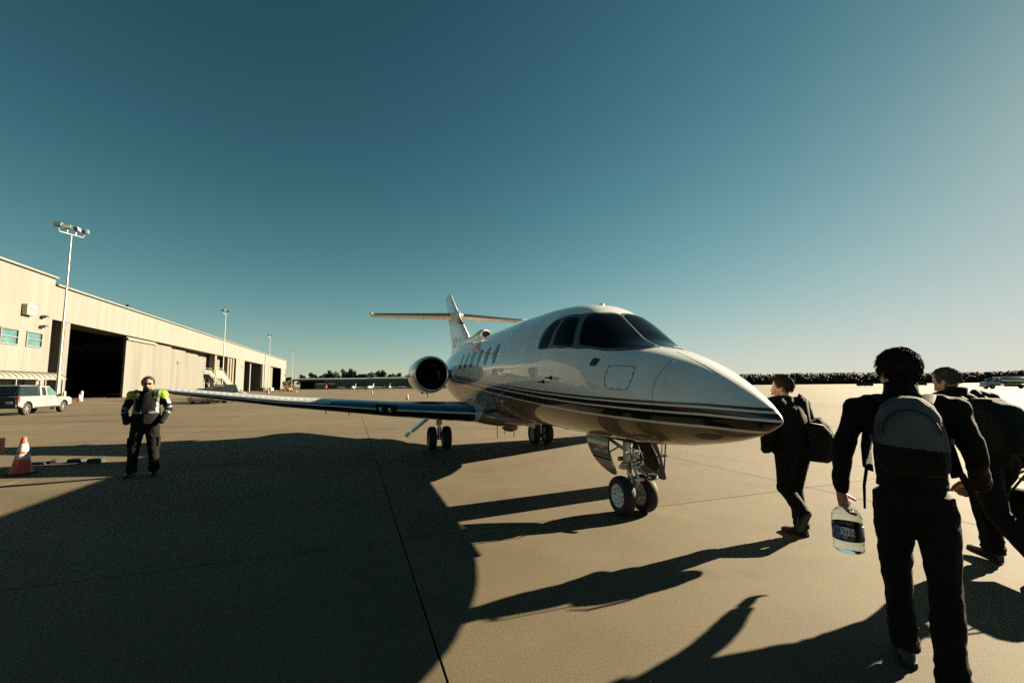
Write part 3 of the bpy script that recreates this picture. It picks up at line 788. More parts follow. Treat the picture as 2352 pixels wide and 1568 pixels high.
# office block with window openings (wall laid round them)
WN = [(-13.15, -10.3, 7.03, 8.95), (-8.95, -6.1, 7.03, 8.98), (-17.4, -14.5, 7.03, 8.95)]
GW = [(-8.6, -5.7, 0.6, 2.9), (-14.2, -10.2, 0.2, 2.9)]
E1 = -4.42
xs_ = sorted(set([-42.0, E1] + [w[0] for w in WN] + [w[1] for w in WN]))
ribbed('office_wall', -42, E1, 9.0, 16.72, 0, SIDING, hangar)
ribbed('office_wall', -42, E1, 2.95, 7.0, 0, SIDING, hangar)
edges = [-42.0]
for w in sorted(WN): edges += [w[0], w[1]]
edges.append(E1)
for i in range(0, len(edges), 2): ribbed('office_wall', edges[i], edges[i + 1], 7.0, 9.0, 0, SIDING, hangar)
edges = [-42.0]
for w in sorted(GW): edges += [w[0], w[1]]
edges.append(E1)
for i in range(0, len(edges), 2): ribbed('office_wall', edges[i], edges[i + 1], 0, 2.95, 0, SIDING, hangar)
for (a, c, z0, z1) in WN + GW:
    wd = empty('window', parent=hangar)
    b = MB(); fw_ = .12
    b.box(((a + c) / 2, -.03, z1 - fw_ / 2), (c - a, .2, fw_)); b.box(((a + c) / 2, -.03, z0 + fw_ / 2), (c - a, .2, fw_))
    for q in (a + fw_ / 2, c - fw_ / 2): b.box((q, -.03, (z0 + z1) / 2), (fw_, .2, z1 - z0 - 2 * fw_))
    if z0 > 3: b.box(((a + c) / 2, -.01, (z0 + z1) / 2), (c - a - 2 * fw_, .14, .10))
    b.build('frame', TRIM, wd)
    if z0 > 3:
        for k in (0, 1):
            zz = z0 + .12 + k * ((z1 - z0) / 2 - .05); b = MB(); b.box(((a + c) / 2, .06, zz + (z1 - z0) / 4 - .09), (c - a - .24, .03, (z1 - z0) / 2 - .18)); b.build('pane', TEALG, wd)
    else:
        b = MB(); b.box(((a + c) / 2, .06, (z0 + z1) / 2), (c - a - .24, .03, z1 - z0 - .24)); b.build('pane', DGLASS, wd)
        b = MB(); b.box(((a + c) / 2, .02, z1 - .42), (c - a - .26, .03, .5)); b.build('blind', TRIM, wd)
b = MB(); b.box((-23.2, -.05, 16.80), (37.7, .55, .22)); b.build('roof_trim', TRIM, hangar)
b = MB(); b.box((-23, 10, 16.5), (38, 19, .3)); b.build('roof', TRIM, hangar)
ribbed('end_wall', -42, -.5, 0, 16.6, -42, SIDING, hangar, axis='y') if False else None
# recess beside the office block
b = MB(); b.box((E1 - .1, 4.0, 5.55), (.2, 7.5, 11.1)); b.build('recess_wall', TANM, hangar)
b = MB(); b.box((-3.0, 7.7, 5.55), (2.9, .2, 11.1)); b.build('recess_wall', TANM, hangar)
b = MB()
ribbed('recess_wall', .3, 7.5, 0, 11.05, -1.6, TANM, hangar, pitch=.9, depth=.06, axis='y')
ribbed('pier', -1.55, -.45, 0, 11.06, 0.02, SIDING, hangar, pitch=.36)
b = MB(); b.box((-1.0, 1.2, 5.5), (1.0, 1.8, 11)); b.build('pier_core', TANM, hangar)
# fascia and parapet
ribbed('fascia', E1, 186.6, 11.10, 15.80, 0, SIDING, hangar, pitch=.45, depth=.032, thick=.3)
b = MB(); b.box(((E1 + 186.6) / 2, -.05, 15.90), (186.6 - E1, .6, .22)); b.build('roof_trim', TRIM, hangar)
b = MB(); b.box(((E1 + 186.6) / 2, 2.1, 11.2), (186.6 - E1 - .3, 3.5, .18)); b.build('soffit', TANM, hangar)
b = MB(); b.box(((E1 + 186.6) / 2, 32, 15.4), (186.6 - E1, 62, .4)); b.build('roof', TRIM, hangar)
# sliding door leaves, each a little deeper than the last
for i, (a, c, y) in enumerate(((16.35, 28.0, .35), (28.1, 37.2, .85), (37.3, 47.0, 1.35), (47.1, 57.0, 1.85), (57.1, 65.6, 2.35), (68.0, 78.0, 2.35))):
    dl = ribbed('door_leaf', a, c, .08, 10.95, y, DOORM, hangar, pitch=.28, depth=.03, thick=.35)
b = MB(); b.box((22.1, .18, 10.55), (11.8, .3, .35)); b.build('door_header', TRIM, hangar)
for t0 in (66.0, 78.6, 81.5, 84.3):
    b = MB(); b.box((t0 + .9, 1.6, 5.5), (1.6, 2.6, 10.9)); b.build('door_post', TANM, hangar)
    b = MB(); b.box((t0 + .1, 2.2, 5.5), (.25, .9, 10.9)); b.build('painted_post_shade', INSIDE, hangar)  # near-black box painted in for the shaded slit beside the post
ribbed('pier', 87.2, 98, 0, 11.1, .05, SIDING, hangar)
b = MB(); b.box((128.2, 8.5, 5.5), (.4, 16, 10.9)); b.build('pocket_wall', TANM, hangar)
b = MB(); b.box((112, 1.6, 5.5), (1.4, 1.0, 10.9)); b.build('door_post', SIDING, hangar)
ribbed('pier', 128.3, 131.2, 0, 11.1, .05, SIDING, hangar); ribbed('pier', 131.5, 143.2, 0, 11.1, .05, SIDING, hangar)
ribbed('door_leaf', 143.2, 153, .08, 10.95, .7, DOORM, hangar, pitch=.3, depth=.03)
ribbed('pier', 172, 186.6, 0, 11.1, .05, SIDING, hangar)
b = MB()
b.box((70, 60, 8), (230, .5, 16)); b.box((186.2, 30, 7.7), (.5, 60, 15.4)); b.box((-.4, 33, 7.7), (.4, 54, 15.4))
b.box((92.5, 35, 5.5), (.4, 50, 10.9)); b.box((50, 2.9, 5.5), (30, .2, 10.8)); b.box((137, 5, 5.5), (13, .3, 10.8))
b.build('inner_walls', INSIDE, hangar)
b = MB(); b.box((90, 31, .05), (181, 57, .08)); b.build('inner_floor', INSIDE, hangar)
# wall sign, lamps, roof vents, small plate
sg = empty('wall_sign', parent=hangar)
b = MB(); b.box((-9.4, -.35, 11.57), (1.62, .55, 1.34)); b.build('sign_box', mat('sign_tan', (.40, .33, .20), .5, var=.1), sg, bevel=.04)
b = MB(); b.box((-9.4, -.63, 11.57), (1.36, .02, 1.1)); b.build('sign_face', mat('sign_cream', (.46, .40, .27), .4, var=.06), sg)
b = MB(); rd = mat('sign_red', (.30, .07, .02), .5)
def stroke(bb, pts, w, y):
    for (p, q) in zip(pts[:-1], pts[1:]):
        d = Vector((q[0] - p[0], 0, q[1] - p[1])); L_ = d.length; a = math.atan2(d.z, d.x)
        bb.box(((p[0] + q[0]) / 2, y, (p[1] + q[1]) / 2), (L_ + w, .012, w), Euler((0, -a, 0)).to_matrix())
stroke(b, [(-9.72, 11.12), (-9.72, 11.78), (-9.16, 11.42), (-9.72, 11.12)], .075, -.65)
stroke(b, [(-9.86, 11.98), (-8.98, 11.45), (-8.98, 12.02)], .075, -.65)
b.build('sign_logo', rd, sg)
for (t, z) in ((-6.6, 11.2), (-6.6, 9.9)):
    b = MB(); b.box((t, -.25, z - .1), (.25, .4, .35)); b.box((t + .1, -.55, z), (.65, .5, .18), (.25, 0, .2)); b.build('wall_lamp', mat('lamp_bronze', (.16, .13, .09), .5), hangar, bevel=.03)
for (t, y, z) in ((-7, 3, 16.7), (16.4, .6, 15.9), (75, 3, 15.9)):
    b = MB(); b.cyl((t, y, z), (t, y, z + .8), .06, n=8); b.lathe([(.05, .55), (.34, .62), (.30, .8), (.05, .95)], 10, c=(t, y, z)); b.build('roof_vent', BLACK, hangar, smooth=40)
b = MB(); b.box((184.1, -.08, 7.9), (1.3, .08, 1.5)); b.build('wall_plate', mat('plate_teal', (.05, .08, .08), .4), hangar)
b = MB(); b.box((131.35, -.06, 7.5), (.22, .2, 15)); b.build('downpipe', DKGREY, hangar)
b = MB(); b.cyl((187.6, -1, 4.4), (190.6, -1, 4.4), .45, n=14); b.box((187.6, -.6, 2.2), (.25, .25, 4.4)); b.build('wall_duct', TRIM, hangar)
# barrel canopy over the entrance
cn = empty('entrance_canopy', parent=hangar)
b = MB(); rings = []
for t in (-20.5, -6.05):
    rg = []
    for k in range(15):
        a = math.pi * (.16 + .68 * k / 14); rg.append((t, -1.45 + 1.62 * math.cos(a), 2.25 + 1.48 * math.sin(a)))
    rings.append(rg + [(p[0], p[1], p[2] - .10) for p in rg[::-1]])
b.loft(rings); b.build('canopy_skin', mat('canopy_cream', (.165, .16, .14), .5, var=.08), cn, smooth=40)
for i in range(16):
    t = -20.4 + i * .955; b = MB(); pts = []
    for k in range(13):
        a = math.pi * (.16 + .68 * k / 12); pts.append((t, -1.45 + 1.66 * math.cos(a), 2.25 + 1.52 * math.sin(a)))
    b.tube(pts, .045, 6); b.build('canopy_rib', TRIM, cn, smooth=40)
for t in (-19.5, -14.6, -9.7, -6.4):
    b = MB(); b.box((t, -2.7, 1.5), (.14, .14, 3.0)); b.build('canopy_post', TRIM, cn)
b = MB(); b.box((-13.2, -2.75, 2.92), (14.4, .16, .22)); b.build('canopy_beam', TRIM, cn)

# ================================================================ light poles
GALV = mat('galvanised', (0.33, 0.32, 0.28), 0.45, 0.35, var=0.12, scale=3)
LAMPB = mat('lamp_housing', (0.06, 0.058, 0.05), 0.5, var=0.2)
LENS = mat('lamp_lens', (0.42, 0.40, 0.32), 0.25, var=0.15)
def light_pole(loc, H, rz, label, lamps=4):
    r = empty('light_pole', loc, rz, label, 'light pole', 'apron light poles')
    b = MB(); b.tube([(0, 0, .9), (0, 0, H * .5), (0, 0, H - .4)], [.115, .08, .045], 14); b.build('shaft', GALV, r, smooth=40)
    b = MB(); b.cyl((0, 0, 0), (0, 0, .95), .33, .32, 18); b.build('footing', mat('footing_concrete', (.20, .185, .15), .9, var=.2, scale=3, bump=.3), r, smooth=40)
    b = MB(); ar_ = .9 if lamps == 4 else .4
    b.tube([(-ar_, 0, H - .02), (-ar_ + .08, 0, H - .3), (ar_ - .08, 0, H - .3), (ar_, 0, H - .02)], .04, 8)
    for x in ((-.3, .3) if lamps == 4 else ()): b.cyl((x, 0, H - .3), (x, 0, H), .04, n=6)
    b.build('crossarm', GALV, r, smooth=40)
    for i, (x, yaw, til) in enumerate(((-.9, -.9, -.2), (-.3, -.8, -.15), (.3, .6, -.2), (.9, 1.9, -.2)) if lamps == 4 else ((-.4, -.9, -.2), (.4, 1.4, -.2))):
        h = empty('floodlight', (x, 0, H + .22), yaw, parent=r)
        b = MB(); b.loft([[(sx * .33 * k, -.2 + q, sz * .22 * k) for sx, sz in ((-1, -1), (1, -1), (1, 1), (-1, 1))] for k, q in ((.72, 0), (.72, .16), (.45, .32))]); b.build('housing', LAMPB, h, bevel=.02)
        b = MB(); b.box((0, -.21, 0), (.42, .02, .27)); b.build('lens', LENS, h)
        b = MB(); b.box((0, -.03, .172), (.50, .36, .02)); b.build('visor', LENS, h)
        h.rotation_euler = (til, 0, yaw)
    return r
light_pole((-37.85, 36.4, 0), 15.15, R(74), 'tall galvanised light pole beside the silver pickup')
light_pole((-50.0, 75.3, 0), 14.7, R(60), 'light pole rising behind the parked dark cars', 2)
light_pole((-62.0, 111.0, 0), 14.6, R(60), 'light pole in front of the far hangar doorways', 2)
light_pole((-80.5, 159.5, 0), 14.6, R(60), 'farthest light pole past the end of the cream hangar', 2)

# ================================================================ far dark hangars and wood
DARKH = mat('dark_green_siding', (0.075, 0.095, 0.088), 0.7, var=0.15, scale=.15)
DARKR = mat('dark_roof', (0.14, 0.165, 0.155), 0.6, var=0.1, scale=.1)
def far_shed(x0, x1, Y, H, label, doors):
    r = empty('far_hangar', ((x0 + x1) / 2, Y, 0), R(2), label, 'hangar', 'dark hangars across the apron'); w = (x1 - x0) / 2
    ed = [-w]
    for a, c in doors: ed += [a, c]
    ed.append(w)
    for i in range(0, len(ed), 2):
        b = MB(); n = max(1, int((ed[i + 1] - ed[i]) / 2.5)); p = (ed[i + 1] - ed[i]) / n
        for k in range(n): b.box((ed[i] + (k + .5) * p, 0, H * .42), (p - .12, .5, H * .84))
        o = b.build('wall_panel', DARKH, r); o['kind'] = 'stuff'
    b = MB(); b.box((0, .1, H * .9), (2 * w, .7, H * .14)); b.build('fascia', DARKR, r)
    b = MB(); b.loft([[(-w - .3, -.6, H * .97), (w + .3, -.6, H * .97), (w + .3, 15, H * 1.1), (-w - .3, 15, H * 1.1)], [(-w - .3, -.6, H), (w + .3, -.6, H), (w + .3, 15, H * 1.13), (-w - .3, 15, H * 1.13)]]); b.build('roof', DARKR, r)
    b = MB(); b.box((0, 14, H * .45), (2 * w, .5, H * .9)); b.build('back_wall', INSIDE, r)
    for a, c in doors[:1]:
        b = MB(); b.box((c - 3.2, .6, H * .35), (5, .3, H * .6)); b.build('half_open_door', DARKR, r)
    return r
far_shed(-133, -84, 262, 6.0, 'dark green hangar behind the parked helicopter', [(-22, -4)])
far_shed(-83, -38, 252, 6.0, 'dark green hangar with open bay behind the parked light planes', [(2, 22)])
far_shed(-37, 6, 246, 6.6, 'dark hangar partly hidden behind the jet engine', [(5, 14)])

LEAF = mat('pine_leaf', (0.020, 0.028, 0.012), 0.9, var=0.45, scale=0.25)
LEAF2 = mat('wood_leaf', (0.011, 0.015, 0.007), 0.9, var=0.5, scale=0.12)
BARK = mat('bark', (0.09, 0.07, 0.05), 0.9, var=0.3, scale=1)
def crown_mesh(seed, H, rad, n=900, base=.30):
    rg = random.Random(seed); b = MB()
    lobes = [(Vector((rg.uniform(-.5, .5) * rad, rg.uniform(-.5, .5) * rad, H * rg.uniform(base + .1, .9))), rg.uniform(.32, .62) * rad) for _ in range(9)]
    for i in range(n):
        c, r = rg.choice(lobes); d = Vector((rg.gauss(0, 1), rg.gauss(0, 1), rg.gauss(0, .7))).normalized()
        p = c + d * r * rg.uniform(.55, 1.05); sz = rg.uniform(.25, .6)
        a = Vector((rg.gauss(0, 1), rg.gauss(0, 1), rg.gauss(0, 1))).normalized(); q = a.orthogonal().normalized()
        b.add([p - a * sz, p + q * sz * .7, p + a * sz, p - q * sz * .7], [(0, 1, 2, 3)])
    return b.mesh('crown', fixn=False)
def trunk_mesh(seed, H, rad):
    rg = random.Random(seed); b = MB()
    b.tube([(0, 0, 0), (rg.uniform(-.1, .1), 0, H * .4), (rg.uniform(-.2, .2), rg.uniform(-.2, .2), H * .85)], [.22, .16, .05], 7)
    for k in range(6):
        z = H * rg.uniform(.4, .75); a = rg.uniform(0, 6.28); b.tube([(0, 0, z), (math.cos(a) * rad * .6, math.sin(a) * rad * .6, z + H * .12)], [.08, .03], 5)
    return b.mesh('trunk')
TV = []
for k in range(5):
    H = 10.5 + .8 * k % 3; rad = 2.6 + .3 * (k % 3)
    c = crown_mesh(k, H, rad); c.materials.append(LEAF); t = trunk_mesh(k, H, rad); t.materials.append(BARK); TV.append((c, t))
rg = random.Random(3)
for i in range(64):
    k = i % 5; px = -152 + i * 1.9 + rg.uniform(-.7, .7)
    hh = .80 * (1.0 + .30 * math.exp(-((px + 115) / 16) ** 2) + .25 * math.exp(-((px + 88) / 8) ** 2) - .30 * (px > -58) + rg.uniform(-.12, .10))
    r = empty('pine_tree', (px, 300 + rg.uniform(-8, 8), 0), rg.uniform(0, 6), 'tall pine in the tree row behind the dark far hangars', 'tree', 'pines behind the far hangars')
    r.scale = (1, 1, hh)
    obj_from_mesh('crown', TV[k][0], None, r); obj_from_mesh('trunk', TV[k][1], None, r)
for (x, y, s_, lb) in ((-88.5, 171, .42, 'brown bare bush at the end of the cream hangar'), (-84.2, 168, .30, 'low brown bush nearest the far light pole')):
    r = empty('bush', (x, y, 0), .5, lb, 'bush', 'bushes by the hangar end'); r.scale = (s_ * 1.2, s_ * 1.2, s_)
    bm_ = crown_mesh(int(x) % 17, 10, 3.4, 500, base=.02); bm_.materials.append(mat('dry_leaf', (.075, .055, .032), .9, var=.4, scale=.4)); obj_from_mesh('foliage', bm_, None, r)
    tm_ = trunk_mesh(int(x) % 13, 9, 3); tm_.materials.append(BARK); obj_from_mesh('stem', tm_, None, r)
# the wood across the airfield, one dark mass
def woodland():
    rg = random.Random(11); b = MB()
    def top(x): return 5.9 + 1.3 * mnoise.noise(Vector((x * .045, 3.1, 0))) + 1.2 * mnoise.noise(Vector((x * .17, 9.2, 0))) + .7 * mnoise.noise(Vector((x * .5, 1.7, 0)))
    X = 50.0
    while X < 420:
        Y = 250 - .12 * (X - 100)
        for k in range(46):
            x = X + rg.uniform(0, 1.6); y = Y + rg.uniform(0, 16) + 3 * mnoise.noise(Vector((x * .1, 0, 5)))
            h = top(x) * (.96 + .08 * rg.random()); z = h * (.97 - rg.random() ** 1.5 * .9)
            sz = rg.uniform(.3, .7); a = Vector((rg.gauss(0, 1), rg.gauss(0, .6), rg.gauss(0, 1))).normalized(); q = a.orthogonal().normalized()
            p = Vector((x, y, max(z, .4))); b.add([p - a * sz, p + q * sz * .8, p + a * sz, p - q * sz * .8], [(0, 1, 2, 3)])
        X += 1.15
    X = 50.0
    while X < 420:
        w = rg.uniform(2.2, 3.6); Y = 250 - .12 * (X - 100) + rg.uniform(6, 12); h = top(X)
        b.ell((X, Y, h * .40), (w * .8, w, h * .58), 11, 8); X += w * .42
    return b
tag(woodland().build('woodland', LEAF2, fixn=False), 'dark wood along the far side of the airfield, right half', 'woodland', kind='stuff')
# far grass strip and taxiway edge
b = MB(); b.quad((30, 104, .012), (400, 74, .012), (400, 82, .012), (30, 110, .012)); b.quad((50, 232, .012), (420, 190, .012), (420, 246, .012), (50, 249, .012))
tag(b.build('grass_verge', mat('dry_grass', (.075, .055, .03), .95, var=.35, scale=.3, coords='Object')), kind='structure')
b = MB(); b.quad((22.5, 22.8, .006), (40, 22.0, .006), (40, 22.16, .006), (22.5, 22.96, .006)); tag(b.build('road_marking', mat('marking_white', (.34, .33, .30), .8, var=.3, scale=1.5)), kind='structure')
# ================================================================ people
def remesh(mb, voxel=.012, smooth=2, disp=0.0, dscale=.25, deci=None, name='m'):
    me = bpy.data.meshes.new(name); me.from_pydata(mb.v, [], mb.f)
    bm = bmesh.new(); bm.from_mesh(me); bmesh.ops.recalc_face_normals(bm, faces=bm.faces); bm.to_mesh(me); bm.free()
    o = bpy.data.objects.new('tmp', me); COL.objects.link(o)
    m = o.modifiers.new('r', 'REMESH'); m.mode = 'VOXEL'; m.voxel_size = voxel; m.use_smooth_shade = True
    if smooth:
        k = o.modifiers.new('s', 'SMOOTH'); k.factor = .5; k.iterations = smooth
    if disp:
        tx = bpy.data.textures.new('folds', 'CLOUDS'); tx.noise_scale = dscale; tx.noise_depth = 2
        k = o.modifiers.new('d', 'DISPLACE'); k.texture = tx; k.strength = disp; k.mid_level = .5; k.texture_coords = 'LOCAL'
    if deci:
        k = o.modifiers.new('c', 'DECIMATE'); k.ratio = deci
    dg = bpy.context.evaluated_depsgraph_get()
    r = bpy.data.meshes.new_from_object(o.evaluated_get(dg), depsgraph=dg); r.name = name
    bpy.data.objects.remove(o); bpy.data.meshes.remove(me)
    for p in r.polygons: p.use_smooth = True
    r.materials.clear()
    return r
def limb(b, pts, rad, n=14):
    b.tube(pts, rad, n)
    for p, r in zip(pts, rad):
        q = r if hasattr(r, '__len__') else (r, r)
        b.ell(p, (q[0], q[1], min(q) * .9) if False else (min(q), min(q), min(q)), 12, 8)
def patch_from(me, name, pred, off, m, parent):
    """a piece of cloth lying on a garment: the faces that pass pred(center), lifted by off"""
    bm = bmesh.new(); bm.from_mesh(me)
    kill = [f for f in bm.faces if not pred(f.calc_center_median(), f.normal)]
    bmesh.ops.delete(bm, geom=kill, context='FACES')
    bm.normal_update()
    for v in bm.verts: v.co += v.normal * off
    r = bmesh.ops.extrude_face_region(bm, geom=list(bm.faces))
    for v in [g_ for g_ in r['geom'] if isinstance(g_, bmesh.types.BMVert)]: v.co -= v.normal * (off * .8)
    o = bpy.data.meshes.new(name); bm.to_mesh(o); bm.free()
    for p in o.polygons: p.use_smooth = True
    return obj_from_mesh(name, o, m, parent)
SKIN = mat('skin', (0.33, 0.17, 0.11), 0.5, var=.12, scale=30, spec=.35)
def cloth(name, c, r=.85, b=.35): return mat(name, c, r, var=.3, scale=7, bump=b, bscale=220, spec=.15)
BLK1 = cloth('black_jacket', (.0055, .0055, .0055)); BLK2 = cloth('black_trousers', (.005, .005, .0055)); BLK3 = cloth('charcoal_trousers', (.0065, .006, .0058))
SUIT = cloth('dark_suit', (.006, .006, .0065)); SHOEM = mat('black_leather', (.009, .008, .008), .45, var=.3, scale=20)
HAIRB = mat('brown_hair', (.016, .009, .005), .75, var=.4, scale=40, spec=.15); HAIRG = mat('grey_hair', (.045, .040, .034), .8, var=.4, scale=60, spec=.15); HAIRD = mat('dark_hair', (.020, .013, .008), .75, var=.4, scale=50, spec=.15)

def hand(b, wr, fdir, palm, side, curl=.5, spread=.16, sc_=1.0, th=.6):
    """wrist point, finger direction, palm normal (the way the fingers close), side +1 right hand"""
    f = Vector(fdir).normalized(); p = Vector(palm); p = (p - f * p.dot(f)).normalized(); a = f.cross(p).normalized() * side   # a: towards the thumb
    wr = Vector(wr); k = sc_
    b.tube([wr - f * .03, wr + f * .01 * k, wr + f * .05 * k, wr + f * .092 * k], [(.026 * k, .021 * k), (.030 * k, .020 * k), (.041 * k, .018 * k), (.042 * k, .015 * k)] if abs(a.dot(f.cross(Vector((0, 0, 1))))) > .5 else [.026 * k, .027 * k, .030 * k, .028 * k], 12)
    for u in (-.022, 0, .022): b.ell(wr + f * .055 * k + a * u * k, (.019 * k, .019 * k, .019 * k), 10, 6)
    for i, (u, L_) in enumerate(((.031, .070), (.011, .080), (-.010, .074), (-.030, .058))):
        base = wr + f * .088 * k + a * u * k; d = (f + a * u * spread * 8).normalized(); ang = curl * (.75 + .12 * i); q = base; pts = [base]
        for j, fr in enumerate((.45, .32, .23)):
            ca, sa = math.cos(ang), math.sin(ang); d2 = (d * ca + p * sa); q = q + d2 * L_ * fr * 1.05 * k; pts.append(q.copy()); ang += curl * .9
        b.tube(pts, [.0098 * k, .0092 * k, .0085 * k, .007 * k], 9); b.ell(pts[-1], (.0072 * k,) * 3, 8, 6); b.ell(base, (.0105 * k,) * 3, 8, 6)
    t0 = wr + f * .022 * k + a * .026 * k; d = (a * .75 + f * .55 + p * th * .5).normalized(); t1 = t0 + d * .042 * k; d2 = (a * .15 + f * .8 + p * th).normalized(); t2 = t1 + d2 * .033 * k; t3 = t2 + (f * .7 + p * th * 1.2 - a * .15).normalized() * .026 * k
    b.tube([t0, t1, t2, t3], [.0145 * k, .012 * k, .0105 * k, .0085 * k], 9); b.ell(t3, (.0088 * k,) * 3, 8, 6); b.ell(t1, (.0125 * k,) * 3, 8, 6)

def head_shapes(b, M_):
    """skull, jaw, brow, nose, lips, ears in head space, added through matrix M_"""
    t = MB()
    t.ell((0, -.012, .030), (.077, .097, .092), 20, 14); t.ell((0, .022, -.035), (.064, .074, .078), 18, 12); t.ell((0, .052, -.088), (.034, .032, .026), 12, 8)
    t.ell((0, .066, .022), (.055, .020, .014), 12, 8)                                   # brow
    t.tube([(0, .086, .010), (0, .100, -.022), (0, .104, -.036)], [.009, .012, .015], 9); t.ell((0, .100, -.038), (.017, .014, .011), 10, 6)
    t.ell((0, .086, -.066), (.024, .010, .006), 10, 6); t.ell((0, .084, -.076), (.021, .010, .006), 10, 6)
    for s_ in (-1, 1):
        t.ell((s_ * .079, -.014, -.008), (.010, .024, .033), 10, 8, rot=(0.15, 0, s_ * .35)); t.ell((s_ * .031, .072, .002), (.014, .010, .010), 10, 6); t.ell((s_ * .040, .060, -.030), (.024, .022, .024), 10, 6)
    b.add([M_ @ Vector(v) for v in t.v], t.f)

def hair_cap(M_, m, parent, thick=.012, low=-.05, strands=0, length=.05, back=-.06, front=.055, seed=1, disp=.012, wid=.0016, curl=.3, brow=0.0):
    rg = random.Random(seed); b = MB()
    # shell of clumps over the skull: ellipsoid points that are on the hair-bearing side
    rx, ry, rz = .079 + thick, .100 + thick, .096 + thick; c = Vector((0, -.014, .030))
    t = MB(); t.ell(c, (rx, ry, rz), 36, 24)
    keep = []
    def hairy(p):
        q = p - c
        lim = low if q.y < .03 else low + (q.y - .03) * 1.8 + .02
        if abs(q.x) > .06 and -.02 < q.y < .03 and q.z < -.035: return False
        return q.z > max(lim, back if q.y < 0 else -9) and not (q.y > front and q.z < .045 + brow * (q.y - front))
    t.f = [f for f in t.f if all(hairy(Vector(t.v[i])) for i in f)]
    used = sorted({i for f in t.f for i in f}); mp = {i: k for k, i in enumerate(used)}
    vs = []
    for i in used:
        v = Vector(t.v[i]); n = (v - c).normalized(); vs.append(v + n * disp * (.55 + .7 * mnoise.noise(v * 38) + .35 * mnoise.noise(v * 90)))
    inner = [c + (v - c) * .86 for v in vs]; k = len(vs)
    b.add([M_ @ v for v in vs + inner], [tuple(mp[i] for i in f) for f in t.f] + [tuple(mp[i] + k for i in f[::-1]) for f in t.f])
    cap_ = b.build('hair', m, parent, smooth=180, fixn=False)
    if strands:
        b = MB()
        for _ in range(strands):
            v = vs[rg.randrange(len(vs))]; n = (v - c).normalized()
            dn = Vector((rg.uniform(-.35, .35) * curl * 3, -.35 + rg.uniform(-.4, .4), -1 + rg.uniform(-.3, .3))); tg = dn - n * dn.dot(n)
            tg = tg.normalized() if tg.length > .05 else Vector((rg.uniform(-1, 1), -1, 0)).normalized(); L_ = length * rg.uniform(.5, 1.2)
            p0 = v - n * .004; p1 = p0 + tg * L_ * .5 + n * rg.uniform(.004, .011); p2 = p1 + (tg - n * .15 + Vector((rg.uniform(-curl, curl), rg.uniform(-curl, curl), 0)) * .5).normalized() * L_ * .55
            b.tube([M_ @ p0, M_ @ p1, M_ @ p2], [wid * 1.3, wid, wid * .3], 4, cap=False)
        o = b.build('loose_strands', m, cap_, fixn=False); o['kind'] = 'stuff'
    return cap_

def shoe(parent, heel, toe, m=SHOEM, w=.047, name='shoe', h=.085):
    b = MB(); heel, toe = Vector(heel), Vector(toe); d = (toe - heel).normalized(); L_ = (toe - heel).length; up = Vector((0, 0, 1)); up = (up - d * up.dot(d)).normalized(); a = d.cross(up)
    rings = []
    for q, ww, hh in ((0, .6, .8), (.06, .82, 1.0), (.2, .88, 1.12), (.35, .86, 1.0), (.55, .98, .70), (.75, 1.05, .55), (.9, .9, .48), (.98, .55, .36), (1, .25, .2)):
        rings.append([heel + d * L_ * q + a * w * ww * math.cos(t) + up * (h * hh * .5 + h * hh * .5 * math.copysign(abs(math.sin(t)) ** .7, math.sin(t))) for t in [2 * math.pi * k / 16 for k in range(16)]])
    b.loft(rings); o = b.build(name, m, parent, smooth=60)
    b = MB(); rings = []
    for q, ww in ((-.01, .5), (.05, .9), (.25, .92), (.5, .98), (.75, 1.1), (.92, .92), (1.01, .3)):
        rings.append([heel + d * L_ * q + a * w * 1.06 * ww * x + up * z for x, z in ((-1, -.008), (1, -.008), (1, .018), (-1, .018))])
    b.loft(rings); b.build('sole', RUBBER, o)
    return o

